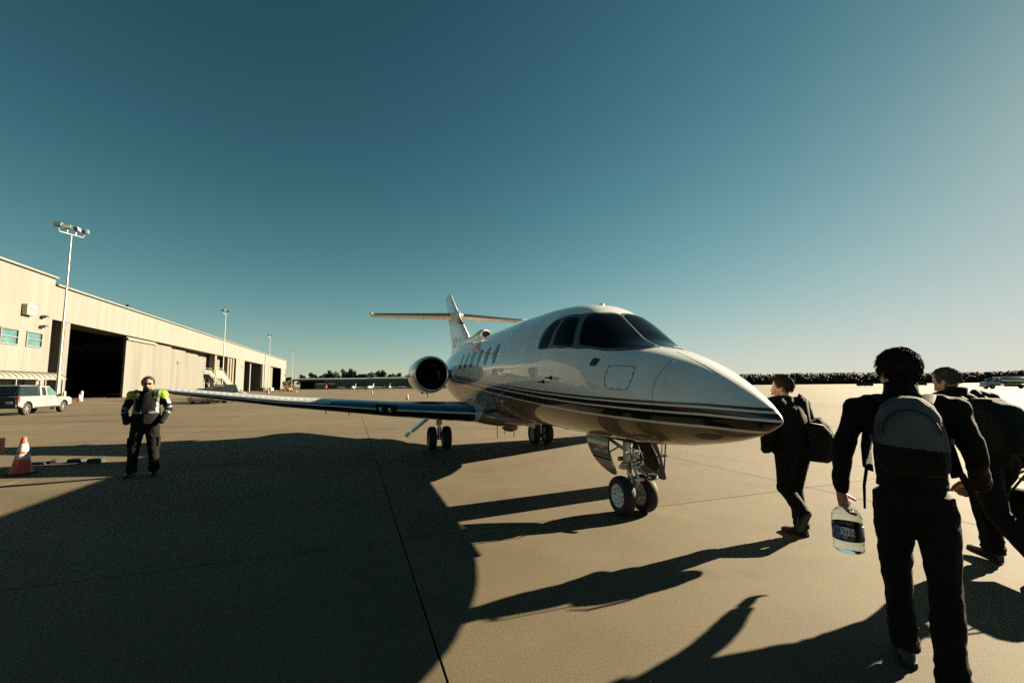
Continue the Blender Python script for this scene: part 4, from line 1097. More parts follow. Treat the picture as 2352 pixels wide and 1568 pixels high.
def person(label, loc, az, J, jac, trs, skin=SKIN, jr=1.0, coat=0.0, seed=0, folds=.022, hands=(), belly=1.0, vox=.013, thigh=1.0, collar=.035, armr=1.0):
    """az: heading in degrees clockwise from +Y; J: joints in the person's own frame (x right, y ahead, z up)"""
    P = {k: Vector(v) for k, v in J.items() if k not in ('hyaw', 'hpit', 'hrol')}
    r = empty('person', loc, -R(az), label, 'person', 'people on the apron')
    M_ = Matrix.Translation(P['head']) @ Euler((J.get('hpit', 0), J.get('hrol', 0), J.get('hyaw', 0)), 'XYZ').to_matrix().to_4x4() @ Matrix.Scale(1.05, 4)
    # body, one continuous skin under the clothes
    b = MB(); head_shapes(b, M_)
    b.tube([P['neck'] - Vector((0, 0, .06)), P['neck'], P['head'] + Vector((0, -.012, -.02))], [.068, .060, .058], 14)
    b.tube([P['pelvis'] - Vector((0, 0, .08)), P['pelvis'], (P['pelvis'] + P['chest']) / 2, P['chest'], P['neck'] - Vector((0, 0, .05))], [(.12, .09), (.145, .10), (.135, .095), (.155, .10), (.09, .07)], 18)
    for s_ in 'LR':
        b.tube([P['neck'] - Vector((0, 0, .05)), P['sh' + s_], (P['sh' + s_] * .6 + P['el' + s_] * .4), P['el' + s_], (P['el' + s_] * .5 + P['wr' + s_] * .5), P['wr' + s_]], [.06, .052, .046, .038, .037, .026], 12)
        b.tube([P['pelvis'], P['hip' + s_], P['hip' + s_] * .5 + P['kn' + s_] * .5, P['kn' + s_], P['kn' + s_] * .55 + P['an' + s_] * .45, P['an' + s_]], [.09, .085, .070, .054, .052, .036], 12)
        b.ell(P['kn' + s_], (.052,) * 3, 10, 7); b.ell(P['el' + s_], (.038,) * 3, 10, 7); b.ell(P['sh' + s_], (.055,) * 3, 10, 7)
    for hd in hands: hand(b, *hd)
    body = obj_from_mesh('body', remesh(b, .0065, 2, deci=.45, name='body'), skin, r)
    # trousers
    b = MB()
    b.tube([P['pelvis'] + Vector((0, 0, .16)), P['pelvis'] + Vector((0, 0, .02)), P['pelvis'] - Vector((0, 0, .09))], [(.155 * belly, .12 * belly), (.165 * belly * (.6 + .4 * thigh), .128), (.15, .115)], 20)
    for s_ in 'LR':
        kn, an, hp = P['kn' + s_], P['an' + s_], P['hip' + s_]
        b.tube([hp + Vector((0, 0, .06)), hp - (hp - kn) * .25, hp * .4 + kn * .6, kn, kn * .6 + an * .4, an + (kn - an) * .06, an - (kn - an).normalized() * .03],
               [.105 * thigh, .103 * thigh, .088 * thigh, .078 * thigh, .074 * thigh, .070 * thigh, .073 * thigh], 16)
        b.ell(kn, (.080 * thigh,) * 3, 12, 8); b.ell(hp, (.105 * thigh,) * 3, 12, 8)
        for q in (.03, .09): # stacked folds at the hem
            c = an + (kn - an).normalized() * q; b.ell(c, (.083 * thigh, .087 * thigh, .022), 14, 6)
    tro = remesh(b, vox, 3, folds * .9, .11, name='trousers'); obj_from_mesh('trousers', tro, trs, r)
    # jacket
    b = MB()
    low = P['pelvis'] + Vector((0, 0, .04 - coat))
    b.tube([low, P['pelvis'] + Vector((0, 0, .10)), (P['pelvis'] + P['chest']) / 2 + Vector((0, 0, .03)), P['chest'], P['chest'] * .5 + P['neck'] * .5, P['neck'] - Vector((0, 0, .015))],
           [(.195 * jr * belly, .150 * jr * belly), (.190 * jr * belly, .148 * jr * belly), (.185 * jr * belly, .140 * jr * belly), (.195 * jr, .140 * jr), (.165 * jr, .115 * jr), (.085, .080)], 24)
    b.tube([P['neck'] - Vector((0, 0, .03)), P['neck'] + Vector((0, -.006, collar))], [.082, .080 if collar > .05 else .078], 16)
    for s_ in 'LR':
        sh, el, wr = P['sh' + s_], P['el' + s_], P['wr' + s_]
        b.tube([P['chest'] * .35 + P['neck'] * .65 - Vector((0, 0, .03)), sh * .85 + P['neck'] * .15, sh, sh * .6 + el * .4, el, el * .5 + wr * .5, wr * .95 + el * .05, wr + (wr - el).normalized() * .01], [.085 * jr, .088 * jr, .082 * jr * armr, .073 * jr * armr, .064 * jr * armr, .058 * jr * armr, .046 * jr, .044 * jr], 16)
        b.ell(sh, (.085 * jr,) * 3, 14, 9); b.ell(el, (.065 * jr * armr,) * 3, 12, 8)
        c = (sh + P['chest']) / 2; b.ell(c, (.10 * jr, .10 * jr, .11 * jr), 14, 9)
    jk = remesh(b, vox, 3, folds, .13, name='jacket'); jo = obj_from_mesh('jacket', jk, jac, r)
    return r, body, jo, jk, M_, P

# ---- guard by the cones, hands in pockets
NAVY = cloth('navy_jacket', (.006, .0065, .008)); HIVIS = mat('hi_vis_yellow', (.20, .31, .012), .6, var=.12, scale=12); REFL = mat('reflective_tape', (.085, .10, .105), .45, .0, var=.15, scale=30)
GJ = dict(pelvis=(0, 0, .98), chest=(0, .0, 1.34), neck=(0, .005, 1.565), head=(0, .03, 1.70), shL=(-.225, 0, 1.50), shR=(.225, 0, 1.50), elL=(-.33, -.04, 1.21), elR=(.33, -.04, 1.21), wrL=(-.25, .13, .98), wrR=(.25, .13, .98),
          hipL=(-.10, 0, .93), hipR=(.10, 0, .93), knL=(-.145, .03, .50), knR=(.145, .03, .50), anL=(-.165, -.03, .10), anR=(.165, -.03, .10), hyaw=.12)
gr, gb, gj, gjm, GM, GP = person('guard in black and yellow reflective jacket and sunglasses, hands in pockets', (-6.95, 8.35, 0), 152, GJ, NAVY, BLK3, jr=1.03, armr=.9, coat=.07, belly=1.12, folds=.030, thigh=1.12)
for s_ in (-1, 1): shoe(gr, (s_ * .165, -.09, .01), (s_ * .20, .19, .01))
patch_from(gjm, 'shoulder_yoke', lambda c, n: c.z > 1.43 - .10 * max(0, abs(c.x) - .15) and abs(c.x) < .315 and (abs(c.x) > .105 or c.y < -.02) and c.z < 1.585, .003, HIVIS, gj)
for s_ in (-1, 1):
    patch_from(gjm, 'reflective_brace', lambda c, n: .150 < s_ * c.x < .192 and c.z > 1.165 and n.y > -.2 and c.z < 1.60, .006, REFL, gj)
    patch_from(gjm, 'reflective_waistband', lambda c, n: .04 < s_ * c.x < .20 and 1.15 < c.z < 1.195 and n.y > -.1 and abs(c.x) < .21, .005, REFL, gj)
    def seg_d(c, a=GP['elL' if s_ < 0 else 'elR'], w=GP['wrL' if s_ < 0 else 'wrR'], sh=GP['shL' if s_ < 0 else 'shR']):
        return (c - a).dot((sh - a).normalized()), (c - a).dot((w - a).normalized())
    patch_from(gjm, 'sleeve_band', lambda c, n: s_ * c.x > .225 and .03 < seg_d(c)[0] < .075, .005, REFL, gj)
    patch_from(gjm, 'cuff_band', lambda c, n: s_ * c.x > .22 and .05 < seg_d(c)[1] < .095 and c.z < 1.22, .005, REFL, gj)
patch_from(gjm, 'sleeve_patch', lambda c, n: c.x < -.26 and 1.33 < c.z < 1.42 and abs(c.y + .01) < .06 and n.x < -.4, .006, mat('patch_grey', (.30, .33, .33), .6, var=.4, scale=60), gj)
HAIRG2 = mat('greying_brown_hair', (.055, .042, .03), .55, var=.5, scale=60)
hair_cap(GM, HAIRG2, gr, .012, -.03, 500, .022, back=-.05, front=.045, seed=5, disp=.008)
b = MB()
t = MB(); t.ell((0, .040, -.072), (.066, .066, .052), 22, 14); t.f = [f for f in t.f if all(Vector(t.v[i]).z < -.045 or abs(t.v[i][0]) > .045 for i in f) and all(t.v[i][1] > -.02 for i in f)]
t.v = [tuple(Vector(v) + Vector((0, .004, 0)) + Vector((0, .01, -.004)) * mnoise.noise(Vector(v) * 60)) for v in t.v]
b.add([GM @ Vector(v) for v in t.v], t.f); o = b.build('beard', HAIRG2, gr, smooth=180, fixn=False); sm = o.modifiers.new('s', 'SOLIDIFY'); sm.thickness = .008
b = MB(); 
for s_ in (-1, 1):
    ring = []
    t = MB(); t.ell((s_ * .034, .092, .006), (.031, .010, .021), 16, 10, rot=(0, 0, -s_ * .22)); b.add([GM @ Vector(v) for v in t.v], t.f)
    b.tube([GM @ Vector(p) for p in ((s_ * .062, .082, .010), (s_ * .082, .03, .012), (s_ * .086, -.02, .008))], .0035, 6)
b.tube([GM @ Vector(p) for p in ((-.01, .10, .010), (.01, .10, .010))], .004, 6)
b.build('sunglasses', mat('lens_black', (.004, .004, .004), .08, var=.2), gr, smooth=60)
for s_ in (-1, 1):
    b = MB(); b.box((s_ * .222, .02, .62), (.035, .14, .19)); b.build('cargo_pocket', BLK3, gr, bevel=.015)

# ---- man in the foreground with the backpack and the bottle
AJ = dict(pelvis=(0, -.07, .97), chest=(0, -.02, 1.33), neck=(0, .02, 1.54), head=(-.005, .07, 1.668), shL=(-.215, -.01, 1.45), shR=(.215, -.01, 1.45), elL=(-.315, -.03, 1.17), elR=(.275, -.09, 1.18), wrL=(-.335, .06, .925), wrR=(.30, .10, 1.03),
          hipL=(-.085, -.07, .92), hipR=(.085, -.08, .92), knL=(-.10, .03, .50), knR=(.095, -.13, .49), anL=(-.09, .02, .10), anR=(.06, -.37, .125), hyaw=.42, hpit=-.06, hrol=0)
ar, ab, aj, ajm, AM, AP = person('man in black with grey and black backpack carrying a water bottle, nearest camera', (2.34, 2.64, 0), 38, AJ, BLK1, BLK2, jr=.93, coat=.0, thigh=.94, folds=.034, collar=.075, belly=.90, armr=.92,
    hands=[((-.335, .065, .915), (.10, .22, -1), (1, .1, .1), -1, .42, .16, 1.05, .9), ((.30, .105, 1.025), (-.45, .8, -.28), (-.5, -.2, -.8), 1, 1.15, .1, 1.05, .9)])
shoe(ar, (-.09, -.06, .012), (-.09, .22, .012)); shoe(ar, (.055, -.43, .085), (.065, -.19, .012))
hair_cap(AM, HAIRB, ar, .008, -.075, 3600, .034, back=-.115, front=.062, seed=9, disp=.016, wid=.0010, curl=.3)
# backpack worn by him: its own thing
bp = empty('backpack', (2.34, 2.64, 0), -R(38), 'grey and black backpack on the back of the man nearest the camera', 'backpack')
GREYB = cloth('backpack_grey', (.075, .083, .083), .8, .5); BLKB = cloth('backpack_black', (.007, .007, .007), .8, .5); TRIMG = cloth('backpack_trim', (.055, .062, .066))
def bag_ring(z, hw, d0, d1, n=28, tilt=0.0):
    out = []
    for k in range(n):
        t = 2 * math.pi * k / n; c, s_ = math.cos(t), math.sin(t); q = (abs(c) ** 3.4 + abs(s_) ** 3.4) ** (-1 / 3.4)
        out.append(Vector((hw * c * q + tilt * z, (d0 + d1) / 2 + (d1 - d0) / 2 * s_ * q, z)))
    return out
BKT = [(1.53 - (1.53 - z) * .82, hw * .80, a_, b_) for z, hw, a_, b_ in [(1.00, .10, -.26, -.16), (1.02, .165, -.32, -.14), (1.08, .185, -.375, -.13), (1.18, .190, -.385, -.125), (1.30, .182, -.36, -.12), (1.40, .165, -.325, -.12), (1.47, .135, -.29, -.12), (1.515, .085, -.25, -.13), (1.53, .03, -.21, -.16)]]
b = MB(); b.loft([bag_ring(*q) for q in BKT]); me = remesh(b, .006, 3, .012, .12, name='main_body'); obj_from_mesh('main_body', me, BLKB, bp)
patch_from(me, 'grey_panel', lambda c, n: c.z > 1.265 - .10 * c.x and n.y < -.22 and abs(c.x) < .122 - .9 * max(0, c.z - 1.44), .006, GREYB, bp)
patch_from(me, 'panel_trim', lambda c, n: c.z > 1.265 - .10 * c.x and n.y < .25 and c.y < -.16 and not (n.y < -.22 and abs(c.x) < .122 - .9 * max(0, c.z - 1.44)), .004, TRIMG, bp)
b = MB(); b.loft([bag_ring(z, hw, d0, d1) for z, hw, d0, d1 in ((1.125, .10, -.36, -.30), (1.14, .125, -.405, -.30), (1.19, .130, -.415, -.30), (1.235, .125, -.395, -.30), (1.25, .105, -.37, -.30))]); obj_from_mesh('front_pocket', remesh(b, .010, 2, .010, .1, name='front_pocket'), BLKB, bp)
for s_ in (-1, 1):
    b = MB(); b.tube([(s_ * .09, -.14, 1.49), (s_ * .115, -.04, 1.535), (s_ * .14, .08, 1.48), (s_ * .165, .135, 1.36), (s_ * .19, .06, 1.20), (s_ * .19, -.10, 1.10)], [(.032, .010)] * 6, 10); b.build('shoulder_strap', BLKB, bp, smooth=60)
    b = MB(); b.box((s_ * .162, -.25, 1.30), (.02, .05, .035)); b.build('side_buckle', mat('buckle', (.02, .02, .02), .35), bp, bevel=.006)
b = MB(); pts = [(.20, -.14, 1.12), (.235, -.12, 1.02), (.245, -.10, .92), (.27, -.06, .80), (.29, -.04, .70)]; b.tube(pts, [(.016, .004), (.016, .004), (.014, .004), (.011, .004), (.006, .003)], 8); b.build('hanging_strap', BLKB, bp, smooth=60)
b = MB(); b.tube([(-.195, -.14, 1.12), (-.215, -.10, 1.0), (-.222, -.09, .86)], [(.009, .003), (.008, .003), (.006, .003)], 6); b.build('hanging_strap', BLKB, bp, smooth=60)
for i in range(5):
    t = .0 + i; 
b = MB(); arc = [(-.150 + .03, -.335, 1.30)]
arc = []
for k in range(21):
    t = math.pi * (1 - k / 20); arc.append((.118 * math.cos(t), -.315 - .04 * (1 - abs(math.sin(t))), 1.335 + .13 * math.sin(t)))
b.tube(arc, .0045, 6); b.build('zip', BLACK, bp)

# ---- bottle in his left hand
def bottle():
    L0 = Vector((-.318, .105, .535)); az = R(38)
    w = Vector((2.34, 2.64, 0)) + Matrix.Rotation(-az, 3, 'Z') @ L0
    r = empty('water_bottle', w, R(0), 'large clear water bottle with dark blue label hanging from his hand', 'bottle')
    prof = [(.001, .006), (.05, .002), (.070, .006), (.081, .018), (.083, .035), (.078, .05), (.083, .06), (.084, .075), (.0825, .08), (.0825, .175), (.084, .18), (.085, .192), (.081, .202), (.084, .212), (.083, .226), (.072, .248), (.052, .270), (.036, .283), (.026, .292), (.025, .300)]
    PLA = mat('clear_plastic', (.92, .96, .96), .05, trans=1.0, ior=1.16, coat=.5)
    b = MB(); rings = []
    for rr, z in prof:
        rings.append([(rr * math.cos(t) * (1 + (.012 * math.cos(8 * t) if z < .05 else 0)), rr * math.sin(t) * (1 + (.012 * math.cos(8 * t) if z < .05 else 0)), z) for t in [2 * math.pi * k / 48 for k in range(48)]])
    b.loft(rings, cap=False)
    sh = b.build('shell', PLA, r, smooth=60); s_ = sh.modifiers.new('s', 'SOLIDIFY'); s_.thickness = .0012
    b = MB(); b.lathe([(.001, .010)] + [(q[0] - .003, q[1] + .002) for q in prof[2:14]] + [(.080, .205), (.078, .228), (.060, .258), (.001, .262)], 40); b.build('water', mat('water', (.86, .93, .94), .03, trans=1.0, ior=1.05), r, smooth=60)
    b = MB(); b.lathe([(.026, .298), (.028, .299), (.028, .320), (.026, .324), (.001, .325)], 24); b.build('cap', mat('cap_white', (.60, .60, .58), .4), r, smooth=40)
    R0 = .0845
    b = MB(); b.lathe([(R0 - .0008, .081), (R0, .0815), (R0, .1735), (R0 - .0008, .174)], 64); lab = b.build('label_band', mat('label_navy', (.006, .010, .030), .35, var=.3, scale=16), r, smooth=60)
    face = math.atan2(-2.62 - .1, -2.1)        # towards the photographer's side
    def wrap(o, zc, a0):
        for v in o.data.vertices:
            x, y, z = v.co; a = a0 + x / R0; rr = R0 + .0007 + max(0, z); v.co = (rr * math.cos(a), rr * math.sin(a), zc + y)
    WT = mat('label_white', (.80, .81, .80), .4)
    def txt(s_, size, zc, da=0.0, bold=.0):
        c = bpy.data.curves.new('label_text', 'FONT'); c.body = s_; c.size = size; c.align_x = 'CENTER'; c.extrude = .0004; c.offset = bold * .6; c.materials.append(WT)
        o = text_mesh('label_text', c, lab); wrap(o, zc, face + da); return o
    txt('DEER', .0315, .1425, 0, .0008); txt('PARK', .0315, .1165, 0, .0008); txt('100%', .0150, .1015, -.20, .0003); txt('natural', .0088, .1040, .26); txt('spring water', .0098, .0905, .02)
    def decal(name, m, x0, x1, y0, y1, a0, up=.0005):
        bb = MB(); n = 10
        for i in range(n):
            u0 = x0 + (x1 - x0) * i / n; u1 = x0 + (x1 - x0) * (i + 1) / n
            P_ = lambda u, z: ((R0 + up) * math.cos(a0 + u / R0), (R0 + up) * math.sin(a0 + u / R0), z)
            bb.quad(P_(u0, y0), P_(u1, y0), P_(u1, y1), P_(u0, y1))
        return bb.build(name, m, lab, fixn=False)
    LB = mat('label_blue', (.05, .13, .36), .35, var=.5, scale=40)
    decal('label_picture', LB, -.075, -.040, .092, .170, face); decal('label_box', mat('label_grey', (.22, .24, .25), .4), -.098, -.083, .115, .150, face); decal('label_mark', WT, -.030, .006, .1655, .1685, face)
    return r
bt = bottle()

# ---- man walking behind the nose with a shoulder bag
BJ = dict(pelvis=(0, 0, .95), chest=(-.01, .03, 1.29), neck=(-.01, .05, 1.505), head=(-.015, .075, 1.632), shL=(-.215, .02, 1.44), shR=(.215, .04, 1.42), elL=(-.32, .0, 1.11), elR=(.30, .0, 1.12), wrL=(-.225, .15, .91), wrR=(.24, .20, 1.02),
          hipL=(-.095, 0, .90), hipR=(.095, 0, .90), knL=(-.085, .06, .50), knR=(.035, .04, .48), anL=(-.12, -.20, .28), anR=(-.01, -.06, .10), hyaw=.55, hpit=-.10)
br, bb_, bj, bjm, BM, BP = person('man in dark suit walking past the jet nose with a shoulder bag', (3.05, 4.85, 0), -14, BJ, SUIT, BLK2, jr=1.12, coat=.12, thigh=1.05)
br.scale = (.955, .955, .955)
shoe(br, (-.005, -.12, .012), (-.06, .16, .012)); shoe(br, (-.12, -.26, .30), (-.125, -.13, .075))
hair_cap(BM, HAIRD, br, .010, -.075, 900, .028, back=-.075, front=.055, seed=3, disp=.010)
sb = empty('shoulder_bag', (3.05, 4.85, 0), R(14), 'black shoulder bag with pale edging on the man by the jet nose', 'bag'); sb.scale = (1.0, 1.0, .955)
b = MB()
BR = [((.17, -.13, .80), .17, .06), ((.20, -.14, .84), .21, .085), ((.22, -.15, .95), .225, .10), ((.22, -.15, 1.08), .21, .095), ((.20, -.14, 1.20), .17, .075), ((.18, -.12, 1.27), .10, .04)]
rings = []
for c, hw, hd in BR:
    c = Vector(c); rings.append([c + Vector((hw * math.cos(t) * .8, hd * math.sin(t) - .35 * hw * math.cos(t) * .0, .10 * math.cos(t) * (c.z - 1.0))) for t in [2 * math.pi * k / 24 for k in range(24)]])
b.loft(rings); me = remesh(b, .012, 2, .014, .15, name='bag_body'); obj_from_mesh('bag_body', me, BLKB, sb)
TANB = mat('pale_webbing', (.30, .27, .20), .7, var=.2, scale=30)
b = MB(); b.tube([(.06, -.20, 1.24), (.15, -.245, 1.22), (.24, -.25, 1.13), (.30, -.23, 1.06)], [(.010, .004), (.016, .005), (.014, .005), (.004, .003)], 8); b.build('edge_trim', TANB, sb, smooth=60)
b = MB(); b.tube([(.34, -.20, 1.00), (.35, -.19, 1.08), (.31, -.18, 1.20), (.27, -.12, 1.30)], .005, 6); b.build('edge_trim', TANB, sb, smooth=60)
b = MB(); b.tube([(.08, -.16, 1.24), (.16, -.07, 1.50), (.20, .04, 1.545), (.23, .14, 1.42), (.28, .05, 1.15)], [(.022, .006)] * 5, 8); b.build('strap', BLKB, sb, smooth=60)

# ---- man at the right edge, leaning forward, carrying a duffel
CJ = dict(pelvis=(0, -.02, .96), chest=(0, .13, 1.29), neck=(-.01, .235, 1.49), head=(-.015, .315, 1.60), shL=(-.215, .17, 1.43), shR=(.215, .17, 1.42), elL=(-.30, .27, 1.15), elR=(.30, .05, 1.12), wrL=(-.27, .50, .99), wrR=(.29, -.03, .86),
          hipL=(-.095, -.02, .90), hipR=(.095, -.02, .90), knL=(-.09, -.10, .48), knR=(.09, .19, .50), anL=(-.10, -.45, .17), anR=(.09, .15, .10), hyaw=.38, hpit=-.38)
cr_, cb, cj, cjm, CM, CP = person('grey-haired man in dark clothes leaning forward at the right edge', (4.21, 3.93, 0), 2, CJ, SUIT, BLK3, jr=1.08, coat=.03, thigh=1.06, collar=.07,
    hands=[((.29, -.035, .85), (0, .1, -1), (-.9, .3, 0), 1, 1.0, .1, 1.0, .9), ((-.27, .51, .985), (.1, .8, -.5), (.9, -.1, -.2), -1, .6, .1, 1.0, .7)])
shoe(cr_, (.09, .10, .015), (.075, .37, .05)); shoe(cr_, (-.105, -.53, .14), (-.095, -.29, .012))
hair_cap(CM, HAIRG, cr_, .004, -.065, 1600, .012, back=-.07, brow=1.3, front=.04, seed=4, disp=.006)
pk = empty('backpack', (4.21, 3.93, 0), -R(2), 'black backpack on the leaning grey-haired man', 'backpack')
b = MB(); rings = []
for z, hw, y0, y1 in ((.98, .10, -.24, -.12), (1.02, .165, -.33, -.10), (1.15, .18, -.34, -.05), (1.28, .175, -.28, .0), (1.40, .15, -.19, .06), (1.46, .09, -.10, .06)): rings.append(bag_ring(z, hw, y0, y1))
b.loft(rings); obj_from_mesh('main_body', remesh(b, .012, 2, .015, .14, name='main_body'), BLKB, pk)
for s_ in (-1, 1):
    b = MB(); b.tube([(s_ * .09, .06, 1.44), (s_ * .12, .19, 1.525), (s_ * .145, .30, 1.42), (s_ * .18, .22, 1.25), (s_ * .18, .02, 1.10)], [(.03, .009)] * 5, 8); b.build('shoulder_strap', BLKB, pk, smooth=60)
df = empty('duffel_bag', (4.21, 3.93, 0), -R(2), 'black duffel bag with brown handles carried at the right edge', 'bag')
b = MB(); rings = []
for y, rr in ((-.36, .06), (-.34, .125), (-.28, .15), (-.05, .155), (.18, .15), (.24, .125), (.26, .06)):
    rings.append([(.36 + rr * .9 * math.cos(t), y, .50 + rr * math.sin(t)) for t in [2 * math.pi * k / 22 for k in range(22)]])
b.loft(rings); obj_from_mesh('bag_body', remesh(b, .012, 2, .014, .12, name='bag_body'), cloth('duffel_brown', (.010, .008, .006)), df)
BRL = mat('brown_leather', (.045, .022, .012), .55, var=.3, scale=20)
for s_ in (-1, 1):
    b = MB(); b.tube([(.36 + s_ * .13, -.22, .50), (.36 + s_ * .11, -.18, .63), (.31 + s_ * .03, -.08, .79), (.31 + s_ * .03, .0, .79), (.36 + s_ * .11, .10, .63), (.36 + s_ * .13, .14, .50)], [(.016, .006)] * 6, 8); b.build('handle', BRL, df, smooth=60)
b = MB(); b.tube([(.36, .22, .58), (.46, .10, .42), (.47, -.1, .30), (.44, -.26, .42), (.36, -.33, .58)], [(.016, .004)] * 5, 8); b.build('strap', BLKB, df, smooth=60)
b = MB(); b.box((.36, -.05, .345), (.20, .45, .02)); b.build('base_panel', BRL, df, bevel=.008)
# ================================================================ vehicles and small things
CARGL = mat('car_glass', (.010, .013, .014), .05, spec=.7, var=.2, scale=2)
LIGHTGL = mat('car_glass_green', (.05, .10, .085), .06, spec=.7, var=.2, scale=2)
RIMM = mat('alloy_rim', (.42, .42, .40), .3, .7, var=.15, scale=10)
REDL = mat('tail_lamp', (.35, .012, .010), .2, var=.2, scale=10, coat=.5)
HEADL = mat('head_lamp', (.55, .55, .52), .12, var=.1, spec=.8)
PLASB = mat('black_trim', (.012, .012, .012), .55, var=.2, scale=5)
def smooth_poly(pts, n=3):
    return pts
def side_panel(b, outline, y0, y1, inset=0.0):
    b.prism(outline, lambda u, v, d: (u, d, v), y0, y1)
def arch(xc, r, z0=0.32, n=9):
    return [(xc + r * math.cos(math.pi - math.pi * k / (n - 1)), z0 + r * math.sin(math.pi * k / (n - 1))) for k in range(n)]
def car_wheels(root, xs, half, r, w, rim=RIMM, spokes=6):
    for x in xs:
        for sd in (-1, 1):
            wl = empty('wheel', (x, sd * half, r), parent=root)
            b = MB(); b.lathe([(r * .62, -w * .5), (r * .93, -w * .5), (r, -w * .32), (r, w * .32), (r * .93, w * .5), (r * .62, w * .5)], 28, axis='y'); b.build('tyre', RUBBER, wl, smooth=40)
            b = MB(); o_ = sd * w * .42
            b.lathe([(r * .63, o_ - sd * .08), (r * .63, o_), (r * .57, o_ + sd * .005)], 28, axis='y')
            for k in range(spokes):
                t = 2 * math.pi * k / spokes; b.box((math.cos(t) * r * .32, o_ - sd * .015, math.sin(t) * r * .32), (r * .60, .03, r * .15), Euler((0, -t, 0)).to_matrix())
            b.cyl((0, o_ - sd * .03, 0), (0, o_ + sd * .012, 0), r * .14, n=12); b.build('rim', rim, wl)
            b = MB(); b.lathe([(.001, o_ - sd * .06), (r * .62, o_ - sd * .06)], 24, axis='y'); b.build('brake_disc', PLASB, wl)
# ---- silver pickup with cap, by the office
def pickup():
    rear = Vector((-31.3, 28.2, 0)); front = Vector((-32.55, 31.7, 0)); d = (front - rear).normalized()
    # near-side (left) wheels are the visible ones: centre is half a track away to the right of travel... the truck heads away, its right side faces the camera
    right = Vector((d.y, -d.x, 0)); c = (rear + front) / 2 - right * .82
    r = empty('pickup_truck', c, math.atan2(d.y, d.x), 'silver pickup truck with black bed cap parked by the entrance canopy', 'pickup truck')
    SIL = mat('silver_paint', (.215, .23, .24), .3, .2, var=.04, scale=2, coat=1.0)
    W = .97; wb = 1.85
    low = [(-2.75, .62), (-2.78, .95), (-2.74, 1.12), (-2.70, 1.20), (-.62, 1.20), (.2, 1.18), (1.15, 1.16), (1.55, 1.14), (2.35, 1.08), (2.62, 1.0), (2.70, .82), (2.70, .58), (2.42, .50)]
    ol = low + [(wb + .47, .45)] + [(wb + .46 * math.cos(math.pi * k / 10), .42 + .46 * math.sin(math.pi * k / 10)) for k in range(11)] + [(wb - .47, .42), (-wb + .47, .42)] + [(-wb + .46 * math.cos(math.pi * k / 10), .42 + .46 * math.sin(math.pi * k / 10)) for k in range(11)] + [(-wb - .47, .48), (-2.6, .55)]
    b = MB(); b.prism(ol, lambda u, v, dd: (u, dd, v), -W, W); bd = b.build('body', SIL, r, bevel=.05, seg=3)
    b = MB(); b.box((0, 0, .62), (5.0, 1.6, .35)); b.build('chassis', PLASB, r)
    # cab greenhouse
    def green(name, x0b, x1b, x0t, x1t, zb, zt, wb_, wt, m):
        b = MB(); b.loft([[(x0b, -wb_, zb), (x1b, -wb_, zb), (x1b, wb_, zb), (x0b, wb_, zb)], [(x0t, -wt, zt), (x1t, -wt, zt), (x1t, wt, zt), (x0t, wt, zt)]]); return b.build(name, m, r, bevel=.04, seg=3)
    green('cab', -.62, 1.40, -.52, .45, 1.16, 1.86, .92, .76, SIL)
    green('bed_cap', -2.70, -.66, -2.35, -.70, 1.18, 1.86, .90, .76, CARGL); green('cap_roof', -2.37, -.66, -2.30, -.70, 1.84, 1.90, .765, .72, SIL)
    for sd in (-1, 1):
        def pane(name, q, m, off=.006):
            b = MB(); P = []
            for x, z in q:
                y = .92 + (.76 - .92) * (z - 1.16) / .70; P.append(Vector((x, sd * (y + off), z)))
            P2 = [p - Vector((0, sd * .02, 0)) for p in P]; n = len(P)
            b.add(P + P2, [tuple(range(n)), tuple(range(2 * n - 1, n - 1, -1))] + [(i, (i + 1) % n, (i + 1) % n + n, i + n) for i in range(n)]); b.build(name, m, r)
        pane('door_window', [(.10, 1.22), (1.22, 1.22), (1.18, 1.28), (.52, 1.76), (.14, 1.78)], LIGHTGL)
        pane('rear_window', [(-.46, 1.22), (-.05, 1.22), (-.03, 1.76), (-.36, 1.77)], CARGL)
        pane('cap_window', [(-2.60, 1.24), (-.80, 1.24), (-.82, 1.80), (-2.34, 1.80)], CARGL)
        b = MB(); b.box((-2.70, sd * .93, 1.0), (.14, .10, .36)); b.build('tail_light', REDL, r, bevel=.02)
        b = MB(); b.box((1.02, sd * 1.10, 1.22), (.12, .22, .17)); b.box((1.04, sd * .98, 1.18), (.05, .12, .04)); b.build('mirror', PLASB, r, bevel=.03)
        b = MB(); b.box((.28, sd * .985, 1.06), (.20, .02, .035)); b.build('door_handle', PLASB, r, bevel=.006)
        for x in (-.02, 1.25): 
            b = MB(); b.box((x, sd * .971, .82), (.010, .006, .66)); b.build('door_gap', PLASB, r)
        b = MB(); b.box((0.0, sd * .88, .44), (2.6, .2, .1)); b.build('sill', PLASB, r, bevel=.02)
        b = MB(); b.box((2.55, sd * .78, .93), (.22, .34, .16)); b.build('headlight', HEADL, r, bevel=.03)
        for k in range(14):
            if sd < 0:
                b = MB(); b.box((.05 + k * .075, -.974, .905 + .012 * (k % 3 - 1)), (.045, .006, .05 - .012 * (k % 2))); b.build('door_lettering', mat('lettering_blue', (.22, .30, .36), .5), r)
        if sd < 0:
            b = MB(); b.box((.55, -.974, .85), (1.1, .006, .014)); b.build('door_lettering', mat('lettering_blue', (.22, .30, .36), .5), r)
    b = MB(); b.box((-2.80, 0, .60), (.16, 1.86, .2)); b.build('rear_bumper', PLASB, r, bevel=.04)
    b = MB(); b.box((2.72, 0, .55), (.16, 1.86, .26)); b.build('front_bumper', PLASB, r, bevel=.05)
    b = MB(); b.box((-2.775, 0, .93), (.02, 1.6, .48)); b.build('tailgate', PLASB, r, bevel=.01)
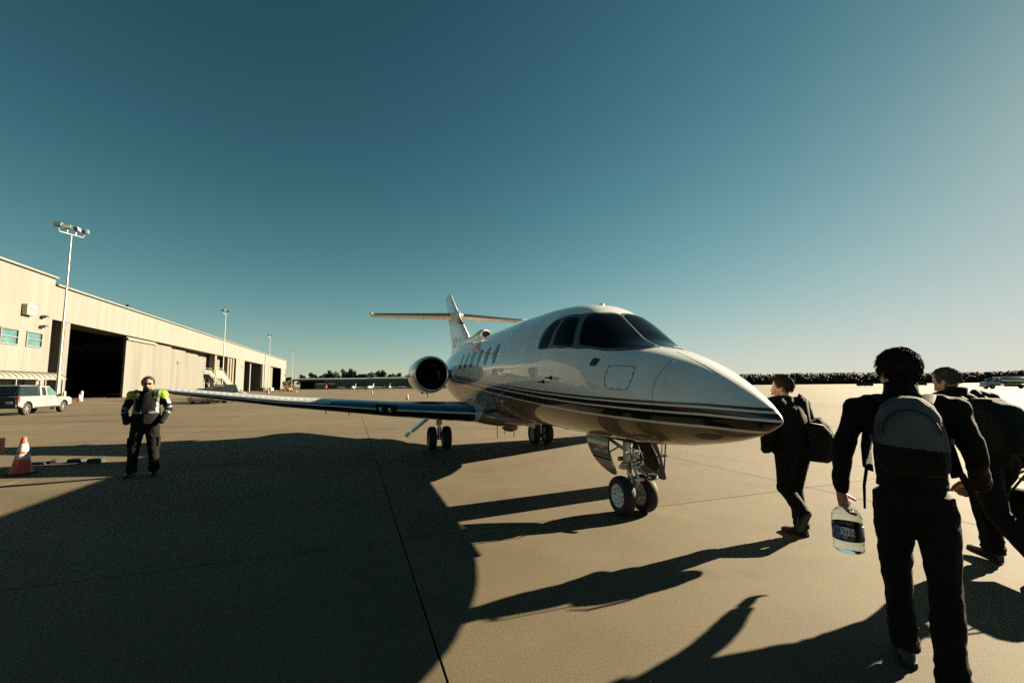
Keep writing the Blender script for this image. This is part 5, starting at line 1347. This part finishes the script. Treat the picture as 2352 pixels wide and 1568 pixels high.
    b = MB(); b.box((-2.56, 0, 1.52), (.03, 1.45, .5), (0, .48, 0)); b.build('cap_rear_glass', CARGL, r)
    b = MB(); b.box((.93, 0, 1.50), (.03, 1.5, .80), (0, -.92, 0)); b.build('windscreen', CARGL, r)
    b = MB(); b.box((-2.80, -.55, .82), (.02, .30, .14)); b.build('number_plate', mat('plate_white', (.5, .5, .48), .4), r)
    car_wheels(r, (-wb, wb), .80, .39, .26)
    return r
pickup()
# ---- three dark cars behind the wing
def sedan(loc, rz, label, L_, W_, H_, m, boxy=0.0):
    r = empty('parked_car', loc, rz, label, 'car', 'dark cars parked by the hangar'); h = L_ / 2; wb = L_ * .29
    def sec(x, w, z0, z1, bul=.92):
        return [(x, w * c * (bul if z > .6 else 1), z0 + (z1 - z0) * z) for c, z in ((-1, 0), (1, 0), (1.0, .35), (1.0, .6), (.94, .92), (.80, 1), (-.80, 1), (-.94, .92), (-1.0, .6), (-1.0, .35))]
    k = H_ * (.60 if not boxy else .58)
    b = MB(); b.loft([sec(-h, W_ * .40, .42, k * .9), sec(-h + .1, W_ * .47, .30, k), sec(-h * .6, W_ * .5, .25, k * 1.02), sec(0, W_ * .5, .24, k), sec(h * .55, W_ * .5, .25, k * (.93 if not boxy else 1.0)), sec(h - .25, W_ * .48, .28, k * (.82 if not boxy else .98)), sec(h, W_ * .40, .38, k * (.66 if not boxy else .92))]); b.build('body', m, r, smooth=35)
    b = MB()
    if boxy: b.loft([[(-h + .12, -.82, k - .02), (h * .28, -.82, k - .02), (h * .28, .82, k - .02), (-h + .12, .82, k - .02)], [(-h + .22, -.70, H_), (h * .12, -.70, H_), (h * .12, .70, H_), (-h + .22, .70, H_)]])
    else: b.loft([[(-h * .80, -.80, k - .03), (h * .48, -.80, k - .03), (h * .48, .80, k - .03), (-h * .80, .80, k - .03)], [(-h * .52, -.66, H_ * .93), (h * .12, -.68, H_ * .93), (h * .12, .68, H_ * .93), (-h * .52, .66, H_ * .93)], [(-h * .38, -.56, H_), (0, -.58, H_), (0, .58, H_), (-h * .38, .56, H_)]])
    b.build('cabin', m, r, bevel=.05, seg=3)
    for sd in (-1, 1):
        def pane(name, q):
            b = MB(); P = [Vector((x, sd * ((.81 if boxy else .795) - (.13 if boxy else .14) * (z - k) / (H_ * (1 if boxy else .93) - k) + .012), z)) for x, z in q]; P2 = [p - Vector((0, sd * .03, 0)) for p in P]; n = len(P)
            b.add(P + P2, [tuple(range(n)), tuple(range(2 * n - 1, n - 1, -1))] + [(i, (i + 1) % n, (i + 1) % n + n, i + n) for i in range(n)]); b.build(name, CARGL, r)
        zt = H_ * .9
        if boxy: qs = ([(-h + .3, k + .06), (-h * .45, k + .06), (-h * .45, zt), (-h + .34, zt)], [(-h * .40, k + .06), (-.12, k + .06), (-.12, zt), (-h * .40, zt)], [(-.05, k + .06), (h * .24, k + .06), (h * .15, zt), (-.05, zt)])
        else: qs = ([(-h * .60, k + .05), (-.15, k + .05), (-.15, zt), (-h * .46, zt)], [(-.08, k + .05), (h * .38, k + .05), (h * .14, zt), (-.08, zt)])
        for q in qs: pane('side_window', q)
        b = MB(); b.box((h * .33, sd * (W_ / 2 + .06), k + .10), (.12, .16, .12)); b.build('mirror', m, r, bevel=.03)
        b = MB(); b.box((h - .10, sd * W_ * .36, k * .74), (.12, .30, .14)); b.build('headlight', HEADL, r, bevel=.03)
        b = MB(); b.box((-h + .05, sd * W_ * .37, k * .80), (.08, .3, .12)); b.build('tail_light', REDL, r, bevel=.02)
    ws = [(h * (.28 if boxy else .44), k + .02), (h * (.14 if boxy else .14), H_ * .95)]
    b = MB(); b.add([(ws[0][0] + .02, -.70, ws[0][1]), (ws[0][0] + .02, .70, ws[0][1]), (ws[1][0] + .04, .60, ws[1][1]), (ws[1][0] + .04, -.60, ws[1][1])], [(0, 1, 2, 3)]); o = b.build('windscreen', CARGL, r); sm_ = o.modifiers.new('s', 'SOLIDIFY'); sm_.thickness = .03
    b = MB(); b.box((h - .02, 0, .45), (.10, W_ * .7, .22)); b.build('grille', PLASB if not boxy else HEADL, r, bevel=.03)
    if boxy:
        b = MB(); b.tube([(h + .02, -.5, .55), (h + .16, -.5, .60), (h + .16, -.5, 1.0), (h + .16, .5, 1.0), (h + .16, .5, .60), (h + .02, .5, .55)], .035, 8); b.build('bull_bar', RIMM, r, smooth=40)
    car_wheels(r, (-wb, wb), W_ / 2 - .12, .36, .24)
    return r
BLKC = mat('black_car_paint', (.010, .011, .012), .25, var=.1, coat=1.0); GRYC = mat('charcoal_car_paint', (.030, .036, .036), .25, .3, var=.1, coat=1.0); GRYC2 = mat('graphite_car_paint', (.022, .027, .028), .25, .3, var=.1, coat=1.0)
sedan((-31.6, 45.6, 0), R(-28), 'low charcoal coupe, nearest of the three dark cars', 4.8, 1.9, 1.56, GRYC)
sedan((-33.3, 49.6, 0), R(-28), 'graphite crossover, middle of the three dark cars', 4.9, 1.92, 1.74, GRYC2)
sedan((-35.1, 54.2, 0), R(-28), 'boxy black off-road vehicle, farthest of the three dark cars', 4.6, 1.9, 2.0, BLKC, boxy=1)
# ---- passenger stairs behind the cars
def airstair():
    r = empty('passenger_stairs', (-42.5, 62.5, 0), R(98), 'white passenger stairs standing behind the dark cars', 'boarding stairs'); Wm = mat('stair_white', (.15, .146, .13), .5, var=.1)
    for sd in (-1, 1):
        b = MB(); b.prism([(-1.6, 3.0), (-1.6, 4.1), (.2, 4.1), (4.6, 1.35), (4.6, .3), (.2, 3.0)], lambda u, v, d: (u, d, v), sd * .75 - .03, sd * .75 + .03); b.build('side_panel', Wm, r)
        for x in (-1.5, -.2):
            b = MB(); b.tube([(x, sd * .7, 0.3), (x, sd * .7, 3.0)], .05, 8); b.build('support', GALV, r)
        b = MB(); b.tube([(-1.5, sd * .7, 2.9), (1.4, sd * .7, .4)], .04, 8); b.build('diagonal_brace', GALV, r)
        b = MB(); b.tube([(-1.6, sd * .75, 4.35), (.2, sd * .75, 4.35), (4.6, sd * .75, 1.6)], .03, 8); b.build('handrail', GALV, r)
    for k in range(13):
        b = MB(); b.box((.35 + k * .345, 0, 2.85 - k * .212), (.30, 1.44, .05)); b.build('step', Wm, r)
    b = MB(); b.box((-.7, 0, 2.95), (1.8, 1.44, .08)); b.build('platform', Wm, r)
    b = MB(); b.box((1.2, 0, .45), (5.4, 1.3, .2)); b.build('chassis', PLASB, r)
    car_wheels(r, (-1.0, 3.2), .72, .32, .2)
airstair()
# ---- fuel truck on the right
def fuel_truck():
    r = empty('fuel_truck', (87.5, 77.5, 0), R(163), 'white fuel truck with shiny tank crossing the far right apron', 'truck'); r.scale = (.80, .80, .80)
    TK = mat('tank_steel', (.62, .60, .55), .16, .85, var=.08, scale=2); WC = mat('cab_white', (.35, .38, .38), .35, var=.1, coat=.6)
    b = MB(); rings = []
    for x, k in ((-3.5, .55), (-3.4, .9), (-3.2, 1), (1.2, 1), (1.4, .9), (1.5, .55)): rings.append([(x, 1.12 * k * math.cos(t), 1.78 + .80 * k * math.sin(t)) for t in [2 * math.pi * j / 30 for j in range(30)]])
    b.loft(rings); b.build('tank', TK, r, smooth=50)
    b = MB(); b.box((-1, 0, 2.62), (4.2, .5, .12)); b.build('catwalk', GALV, r, bevel=.02)
    b = MB(); b.box((-.5, 0, .75), (7.2, .9, .25)); b.build('chassis', PLASB, r)
    b = MB(); b.prism([(1.7, .6), (1.7, 2.25), (2.0, 2.4), (2.8, 2.4), (3.3, 1.6), (4.1, 1.45), (4.25, 1.2), (4.25, .6)], lambda u, v, d: (u, d, v), -1.05, 1.05); b.build('cab', WC, r, bevel=.08, seg=3)
    for sd in (-1, 1):
        b = MB(); b.prism([(1.95, 1.55), (1.95, 2.2), (2.7, 2.2), (3.1, 1.6)], lambda u, v, d: (u, d, v), sd * 1.06 - .01, sd * 1.06 + .01); b.build('side_window', CARGL, r)
        b = MB(); b.box((2.9, sd * 1.3, 2.0), (.15, .2, .35)); b.build('mirror', WC, r, bevel=.03)
        b = MB(); b.box((-.9, sd * .95, .72), (1.6, .35, .55)); b.build('equipment_box', PLASB, r, bevel=.03)
    b = MB(); b.box((3.07, 0, 2.0), (.04, 1.8, .9), (0, -.55, 0)); b.build('windscreen', CARGL, r)
    b = MB(); b.box((4.3, 0, .6), (.2, 2.1, .35)); b.build('front_bumper', RIMM, r, bevel=.05)
    b = MB(); b.box((-3.9, 0, .8), (.8, 1.6, .5)); b.build('pump_cabinet', PLASB, r, bevel=.04)
    b = MB(); b.box((1.9, 0, 2.55), (.3, 1.2, .16)); b.build('light_bar', WC, r, bevel=.03)
    car_wheels(r, (-2.9, 3.2), .95, .5, .34, rim=GALV)
fuel_truck()
# ---- light aircraft in the far row
def light_plane():
    r = empty('light_plane', (0, 0, 0)); Wp = mat('plane_white', (.30, .30, .285), .35, var=.06, coat=.5)
    b = MB(); rings = []
    for x, w, z0, z1 in ((3.3, .22, .95, 1.35), (3.1, .42, .75, 1.5), (2.2, .52, .65, 1.6), (1.2, .56, .62, 1.75), (0, .56, .62, 1.75), (-1.5, .42, .75, 1.6), (-3.2, .22, .95, 1.42), (-4.4, .07, 1.1, 1.3)): rings.append([(x, w * math.cos(t), (z0 + z1) / 2 + (z1 - z0) / 2 * math.sin(t)) for t in [2 * math.pi * k / 16 for k in range(16)]])
    b.loft(rings); b.build('fuselage', Wp, r, smooth=50)
    b = MB(); rings = []
    for x, w, z in ((1.9, .30, 1.55), (1.4, .46, 1.95), (.4, .50, 2.12), (-.6, .44, 2.02), (-1.6, .2, 1.62)): rings.append([(x, w * math.cos(t), 1.5 + (z - 1.5) * max(0, math.sin(t)) - .05) for t in [math.pi * k / 10 for k in range(11)]] + [(x, 0, 1.4)])
    b.loft(rings); b.build('canopy', CARGL, r, smooth=50)
    for sd in (-1, 1):
        b = MB(); b.loft([[Vector((1.3 - u * c, sd * y, z + v * c)) for u, v in airfoil(10, .14)] for y, c, z in ((.4, 1.6, .78), (5.3, 1.25, 1.28), (5.45, .9, 1.30))]); b.build('wing', Wp, r, smooth=40)
        b = MB(); b.loft([[Vector((-3.5 - u * c, sd * y, 1.25 + v * c)) for u, v in airfoil(8, .1)] for y, c in ((.05, .9), (1.9, .65))]); b.build('tailplane', Wp, r, smooth=40)
        b = MB(); b.cyl((.4, sd * 1.5, .9), (.4, sd * 1.5, .2), .05, n=8); b.build('main_strut', GALV, r)
        b = MB(); b.lathe([(.06, -.08), (.2, -.08), (.21, 0), (.2, .08), (.06, .08)], 14, axis='y', c=(.4, sd * 1.5, .21)); b.build('wheel', RUBBER, r, smooth=50)
    b = MB(); b.prism([(-3.2, 1.35), (-4.0, 2.6), (-4.55, 2.6), (-4.5, 1.25)], lambda u, v, d: (u, d, v), -.05, .05); b.build('fin', Wp, r, bevel=.03)
    b = MB(); b.cyl((2.9, 0, .9), (2.95, 0, .2), .05, n=8); b.lathe([(.06, -.07), (.18, -.07), (.19, 0), (.18, .07), (.06, .07)], 14, axis='y', c=(2.95, 0, .19)); b.build('nose_gear', RUBBER, r, smooth=50)
    b = MB(); b.lathe([(.001, 3.62), (.10, 3.5), (.14, 3.3)], 12, axis='x', c=(0, 0, 1.15)); b.build('spinner', GALV, r, smooth=50)
    b = MB(); b.box((3.42, 0, 1.15), (.04, .14, 1.9), (.9, 0, 0)); b.build('propeller', BLACK, r)
    return r
lp0 = light_plane()
for i, (x, y, rz, lb) in enumerate(((-59.5, 164, -80, 'white light plane parked leftmost in the far row'), (-52.6, 162, -88, 'white light plane head-on, second in the far row'), (-45.2, 161, -78, 'white light plane third in the far row, left of the jet engine'), (-36.0, 161, -85, 'white light plane mostly hidden behind the jet engine'), (-23.8, 161, -80, 'white light plane showing between jet engine and fuselage'))):
    o = lp0 if i == 0 else copy_tree(lp0)
    o.location = (x, y, 0); o.rotation_euler = (0, 0, R(rz)); tag(o, lb, 'light aircraft', 'light planes parked across the apron')
def helicopter():
    r = empty('helicopter', (-96.5, 226, 0), R(-70), 'small red and dark helicopter parked before the far hangar', 'helicopter'); RED = mat('heli_red', (.36, .03, .02), .35, var=.1, coat=.6)
    b = MB(); rings = []
    for x, w, z0, z1 in ((2.3, .1, 1.2, 1.4), (2.0, .55, .8, 1.8), (1.2, .85, .65, 2.25), (.2, .9, .65, 2.4), (-.8, .7, .8, 2.3), (-1.5, .3, 1.3, 2.0)): rings.append([(x, w * math.cos(t), (z0 + z1) / 2 + (z1 - z0) / 2 * math.sin(t)) for t in [2 * math.pi * k / 18 for k in range(18)]])
    b.loft(rings); b.build('cabin', RED, r, smooth=60)
    b = MB(); b.ell((1.3, 0, 1.75), (.95, .80, .58), 18, 12); b.build('bubble_glass', CARGL, r, smooth=180)
    b = MB(); b.tube([(-1.2, 0, 1.7), (-6.2, 0, 1.95)], [.22, .09], 10); b.build('tail_boom', RED, r, smooth=50)
    b = MB(); b.prism([(-6.0, 1.5), (-6.5, 2.9), (-6.9, 2.9), (-6.5, 1.3)], lambda u, v, d: (u, d, v), -.03, .03); b.build('tail_fin', RED, r)
    b = MB(); b.cyl((-.1, 0, 2.3), (-.1, 0, 3.0), .09, n=8); b.build('mast', BLACK, r)
    for k in range(4):
        t = math.pi / 2 * k + .5; b = MB(); b.box((-.1 + math.cos(t) * 2.4, math.sin(t) * 2.4, 2.98), (4.6, .26, .05), (0, 0, t)); b.build('rotor_blade', GALV, r)
    for sd in (-1, 1):
        b = MB(); b.tube([(1.9, sd * 1.0, .22), (1.7, sd * 1.0, .07), (-1.4, sd * 1.0, .07)], .06, 8); b.build('skid', BLACK, r)
        for x in (.9, -.7):
            b = MB(); b.tube([(x, sd * 1.0, .07), (x, sd * .6, .85)], .05, 8); b.build('skid_leg', BLACK, r)
    b = MB(); b.cyl((-6.6, .1, 2.2), (-6.6, .16, 2.2), .55, n=16); b.build('tail_rotor', GALV, r)
helicopter()
# ---- traffic cones
ORG = mat('cone_orange', (.50, .055, .022), .5, var=.08, scale=8); WRF = mat('cone_white_collar', (.36, .355, .345), .45, var=.12, scale=20)
def cone():
    r = empty('traffic_cone', (0, 0, 0))
    R_ = lambda z: .165 - (z - .03) / .70 * .130
    b = MB(); b.lathe([(R_(.03) + .012, .028), (R_(.05), .05), (R_(.72), .72), (R_(.725) - .008, .735), (R_(.73) - .016, .72), (.14, .03)], 32); b.build('body', ORG, r, smooth=60)
    for z0, z1 in ((.30, .40), (.45, .60)):
        b = MB(); b.lathe([(R_(z0) + .0005, z0), (R_(z0) + .004, z0 + .003), (R_(z1) + .004, z1 - .003), (R_(z1) + .0005, z1)], 32); b.build('collar', WRF, r, smooth=60)
    b = MB(); b.loft([[(sx * k, sy * k, z) for sx, sy in ((-1, -.7), (-.7, -1), (.7, -1), (1, -.7), (1, .7), (.7, 1), (-.7, 1), (-1, .7))] for k, z in ((.19, 0), (.19, .022), (.175, .032))]); b.build('base', mat('cone_base', (.015, .014, .013), .8, var=.2), r)
    return r
c0 = cone()
CN = [((-9.52, 8.62), 'large striped traffic cone standing left of the guard'), ((-56.6, 57.3), 'traffic cone beside the hangar doorway bollards'), ((-12.4, 51.8), 'traffic cone on the apron below the jet engine'), ((-27.8, 86.8), 'small far traffic cone left of the jet engine'), ((-61.6, 125.0), 'distant traffic cone near the hangar end, leaning on the joint line'), ((33.2, 56.0), 'traffic cone beyond the jet nose by the walking man')]
for i, ((x, y), lb) in enumerate(CN):
    o = c0 if i == 0 else copy_tree(c0)
    o.location = (x, y, 0); o.rotation_euler = (0, 0, R(37 * i)); tag(o, lb.replace(', leaning on the joint line', ''), 'traffic cone', 'traffic cones')
    if i == 0: o.scale = (.96, .96, .96)
    if i == 1: o.scale = (1.25, 1.25, 1.35)
for i in (2, 3, 4):   # weighted ring round the feet of the far cones
    pass
# orange drum cut by the left edge, wire hoop on it
r = empty('orange_drum', (-10.60, 8.98, 0), .3, 'orange delineator cut off by the left edge of the picture', 'delineator', None)
b = MB(); b.lathe([(.20, 0), (.205, .03), (.16, .05), (.125, .20), (.13, .26), (.19, .40), (.20, .44), (.20, .62), (.19, .64), (.03, .645)], 32); b.build('drum_body', mat('faded_orange', (.46, .14, .05), .55, var=.15, scale=6), r, smooth=40)
b = MB(); b.tube([(.13 * math.cos(t) - .02, .13 * math.sin(t), .76 + .01 * math.sin(2 * t)) for t in np.linspace(0, 2 * math.pi, 24)], .006, 6); b.tube([(.10, 0, .64), (.11, 0, .76)], .006, 6); b.build('wire_hoop', BLACK, r)
# wheel chocks near the guard
for i, (x, y, L_, rz, lb) in enumerate(((-10.35, 9.72, .42, 2, 'long black wheel chock lying behind the large cone'), (-10.12, 9.80, .16, 40, 'small tilted black wheel chock beside the long one'), (-9.72, 9.92, .36, 4, 'black wheel chock with sloped ends, left of the pair near the guard'), (-9.28, 9.90, .34, -3, 'black wheel chock nearest the guard'))):
    b = MB(); h_ = .085 if i else .05
    b.prism([(-L_ / 2, 0), (-L_ / 2 + .05, h_), (L_ / 2 - .05, h_), (L_ / 2, 0)], lambda u, v, d: (u, d, v), -.09, .09)
    o = b.build('wheel_chock', mat('chock_rubber', (.010, .011, .011), .7, var=.3, scale=12), bevel=.012); o.location = (x, y, 0); o.rotation_euler = (0, 0, R(rz)); tag(o, lb, 'wheel chock', 'wheel chocks')
# bollards by the first doorway
for i, (x, y, lb) in enumerate(((-58.9, 57.6, 'white bollard left of the cone by the hangar doorway'), (-57.6, 58.6, 'white bollard right behind the cone by the hangar doorway'))):
    b = MB(); b.lathe([(.14, 0), (.14, 1.25), (.11, 1.33), (.001, 1.36)], 18); o = b.build('bollard', mat('bollard_white', (.42, .40, .34), .5, var=.1), smooth=40); o.location = (x, y, 0); tag(o, lb, 'bollard', 'doorway bollards')
# tugs, carts and boxes near the far doors
def tug(loc, rz, label):
    r = empty('baggage_tug', loc, rz, label, 'tug', 'small tugs by the far doorway'); T_ = mat('tug_tan', (.42, .24, .12), .5, var=.15)
    b = MB(); b.prism([(-1.3, .4), (-1.3, .95), (-.1, 1.0), (.1, 1.35), (1.2, 1.25), (1.35, .9), (1.35, .4)], lambda u, v, d: (u, d, v), -.6, .6); b.build('body', T_, r, bevel=.06)
    b = MB(); b.box((-.5, 0, 1.15), (.5, .9, .35)); b.build('seat', PLASB, r, bevel=.05)
    b = MB(); b.tube([(.1, .1, 1.3), (-.15, .1, 1.55)], .03, 8); b.cyl((-.15, .1, 1.53), (-.16, .1, 1.58), .2, n=14); b.build('steering_wheel', BLACK, r)
    car_wheels(r, (-.9, .9), .58, .33, .2, rim=PLASB)
tug((-79.0, 150, 0), R(-60), 'tan tug parked left of the pair by the far doorway'); tug((-76.6, 150.5, 0), R(-50), 'tan tug parked right of the pair by the far doorway')
def cart(loc, m, label, h_):
    r = empty('ground_power_cart', loc, R(-20), label, 'cart', 'power carts by the far doorway')
    b = MB(); b.box((0, 0, .35 + h_ / 2), (1.9, 1.1, h_)); b.build('housing', m, r, bevel=.06)
    b = MB(); b.box((.1, -.56, .35 + h_ / 2), (1.2, .02, h_ * .6)); b.build('side_grille', PLASB, r)
    b = MB(); b.tube([(.95, 0, .35), (1.7, 0, .3)], .04, 8); b.build('tow_bar', BLACK, r)
    car_wheels(r, (-.6, .6), .5, .25, .16, rim=PLASB)
cart((-83.0, 150, 0), mat('cart_white', (.40, .40, .36), .5, var=.1), 'white power cart right of the black one by the far doorway', 1.0); cart((-86.2, 151, 0), BLACK, 'black power cart against the far hangar pier', 1.1)
# airfield sign on the right
r = empty('airfield_sign', (90.5, 112.5, 0), R(-40), 'low black airfield sign box before the far wood', 'sign')
b = MB(); b.box((0, 0, .72), (3.4, .3, .75)); b.build('sign_box', BLACK, r, bevel=.03)
for x in (-1.2, 0, 1.2):
    b = MB(); b.box((x, 0, .18), (.08, .08, .36)); b.build('leg', GALV, r)
r = empty('airfield_sign', (104.5, 112.0, 0), R(-40), 'low black airfield sign hidden mostly behind the nearest man', 'sign')
b = MB(); b.box((0, 0, .72), (2.2, .3, .75)); b.build('sign_box', BLACK, r, bevel=.03)
for x in (-.8, .8):
    b = MB(); b.box((x, 0, .18), (.08, .08, .36)); b.build('leg', GALV, r)
# red delineator post far left of the helicopter
r = empty('delineator_post', (-112.5, 212, 0), 0, 'thin red delineator post on the far apron', 'delineator')
b = MB(); b.lathe([(.10, 0), (.10, .06), (.05, .08), (.05, 1.25), (.03, 1.28)], 12); b.build('post', ORG, r, smooth=40); b = MB(); b.lathe([(.25, 0), (.25, .05), (.05, .06)], 12); b.build('foot', BLACK, r)
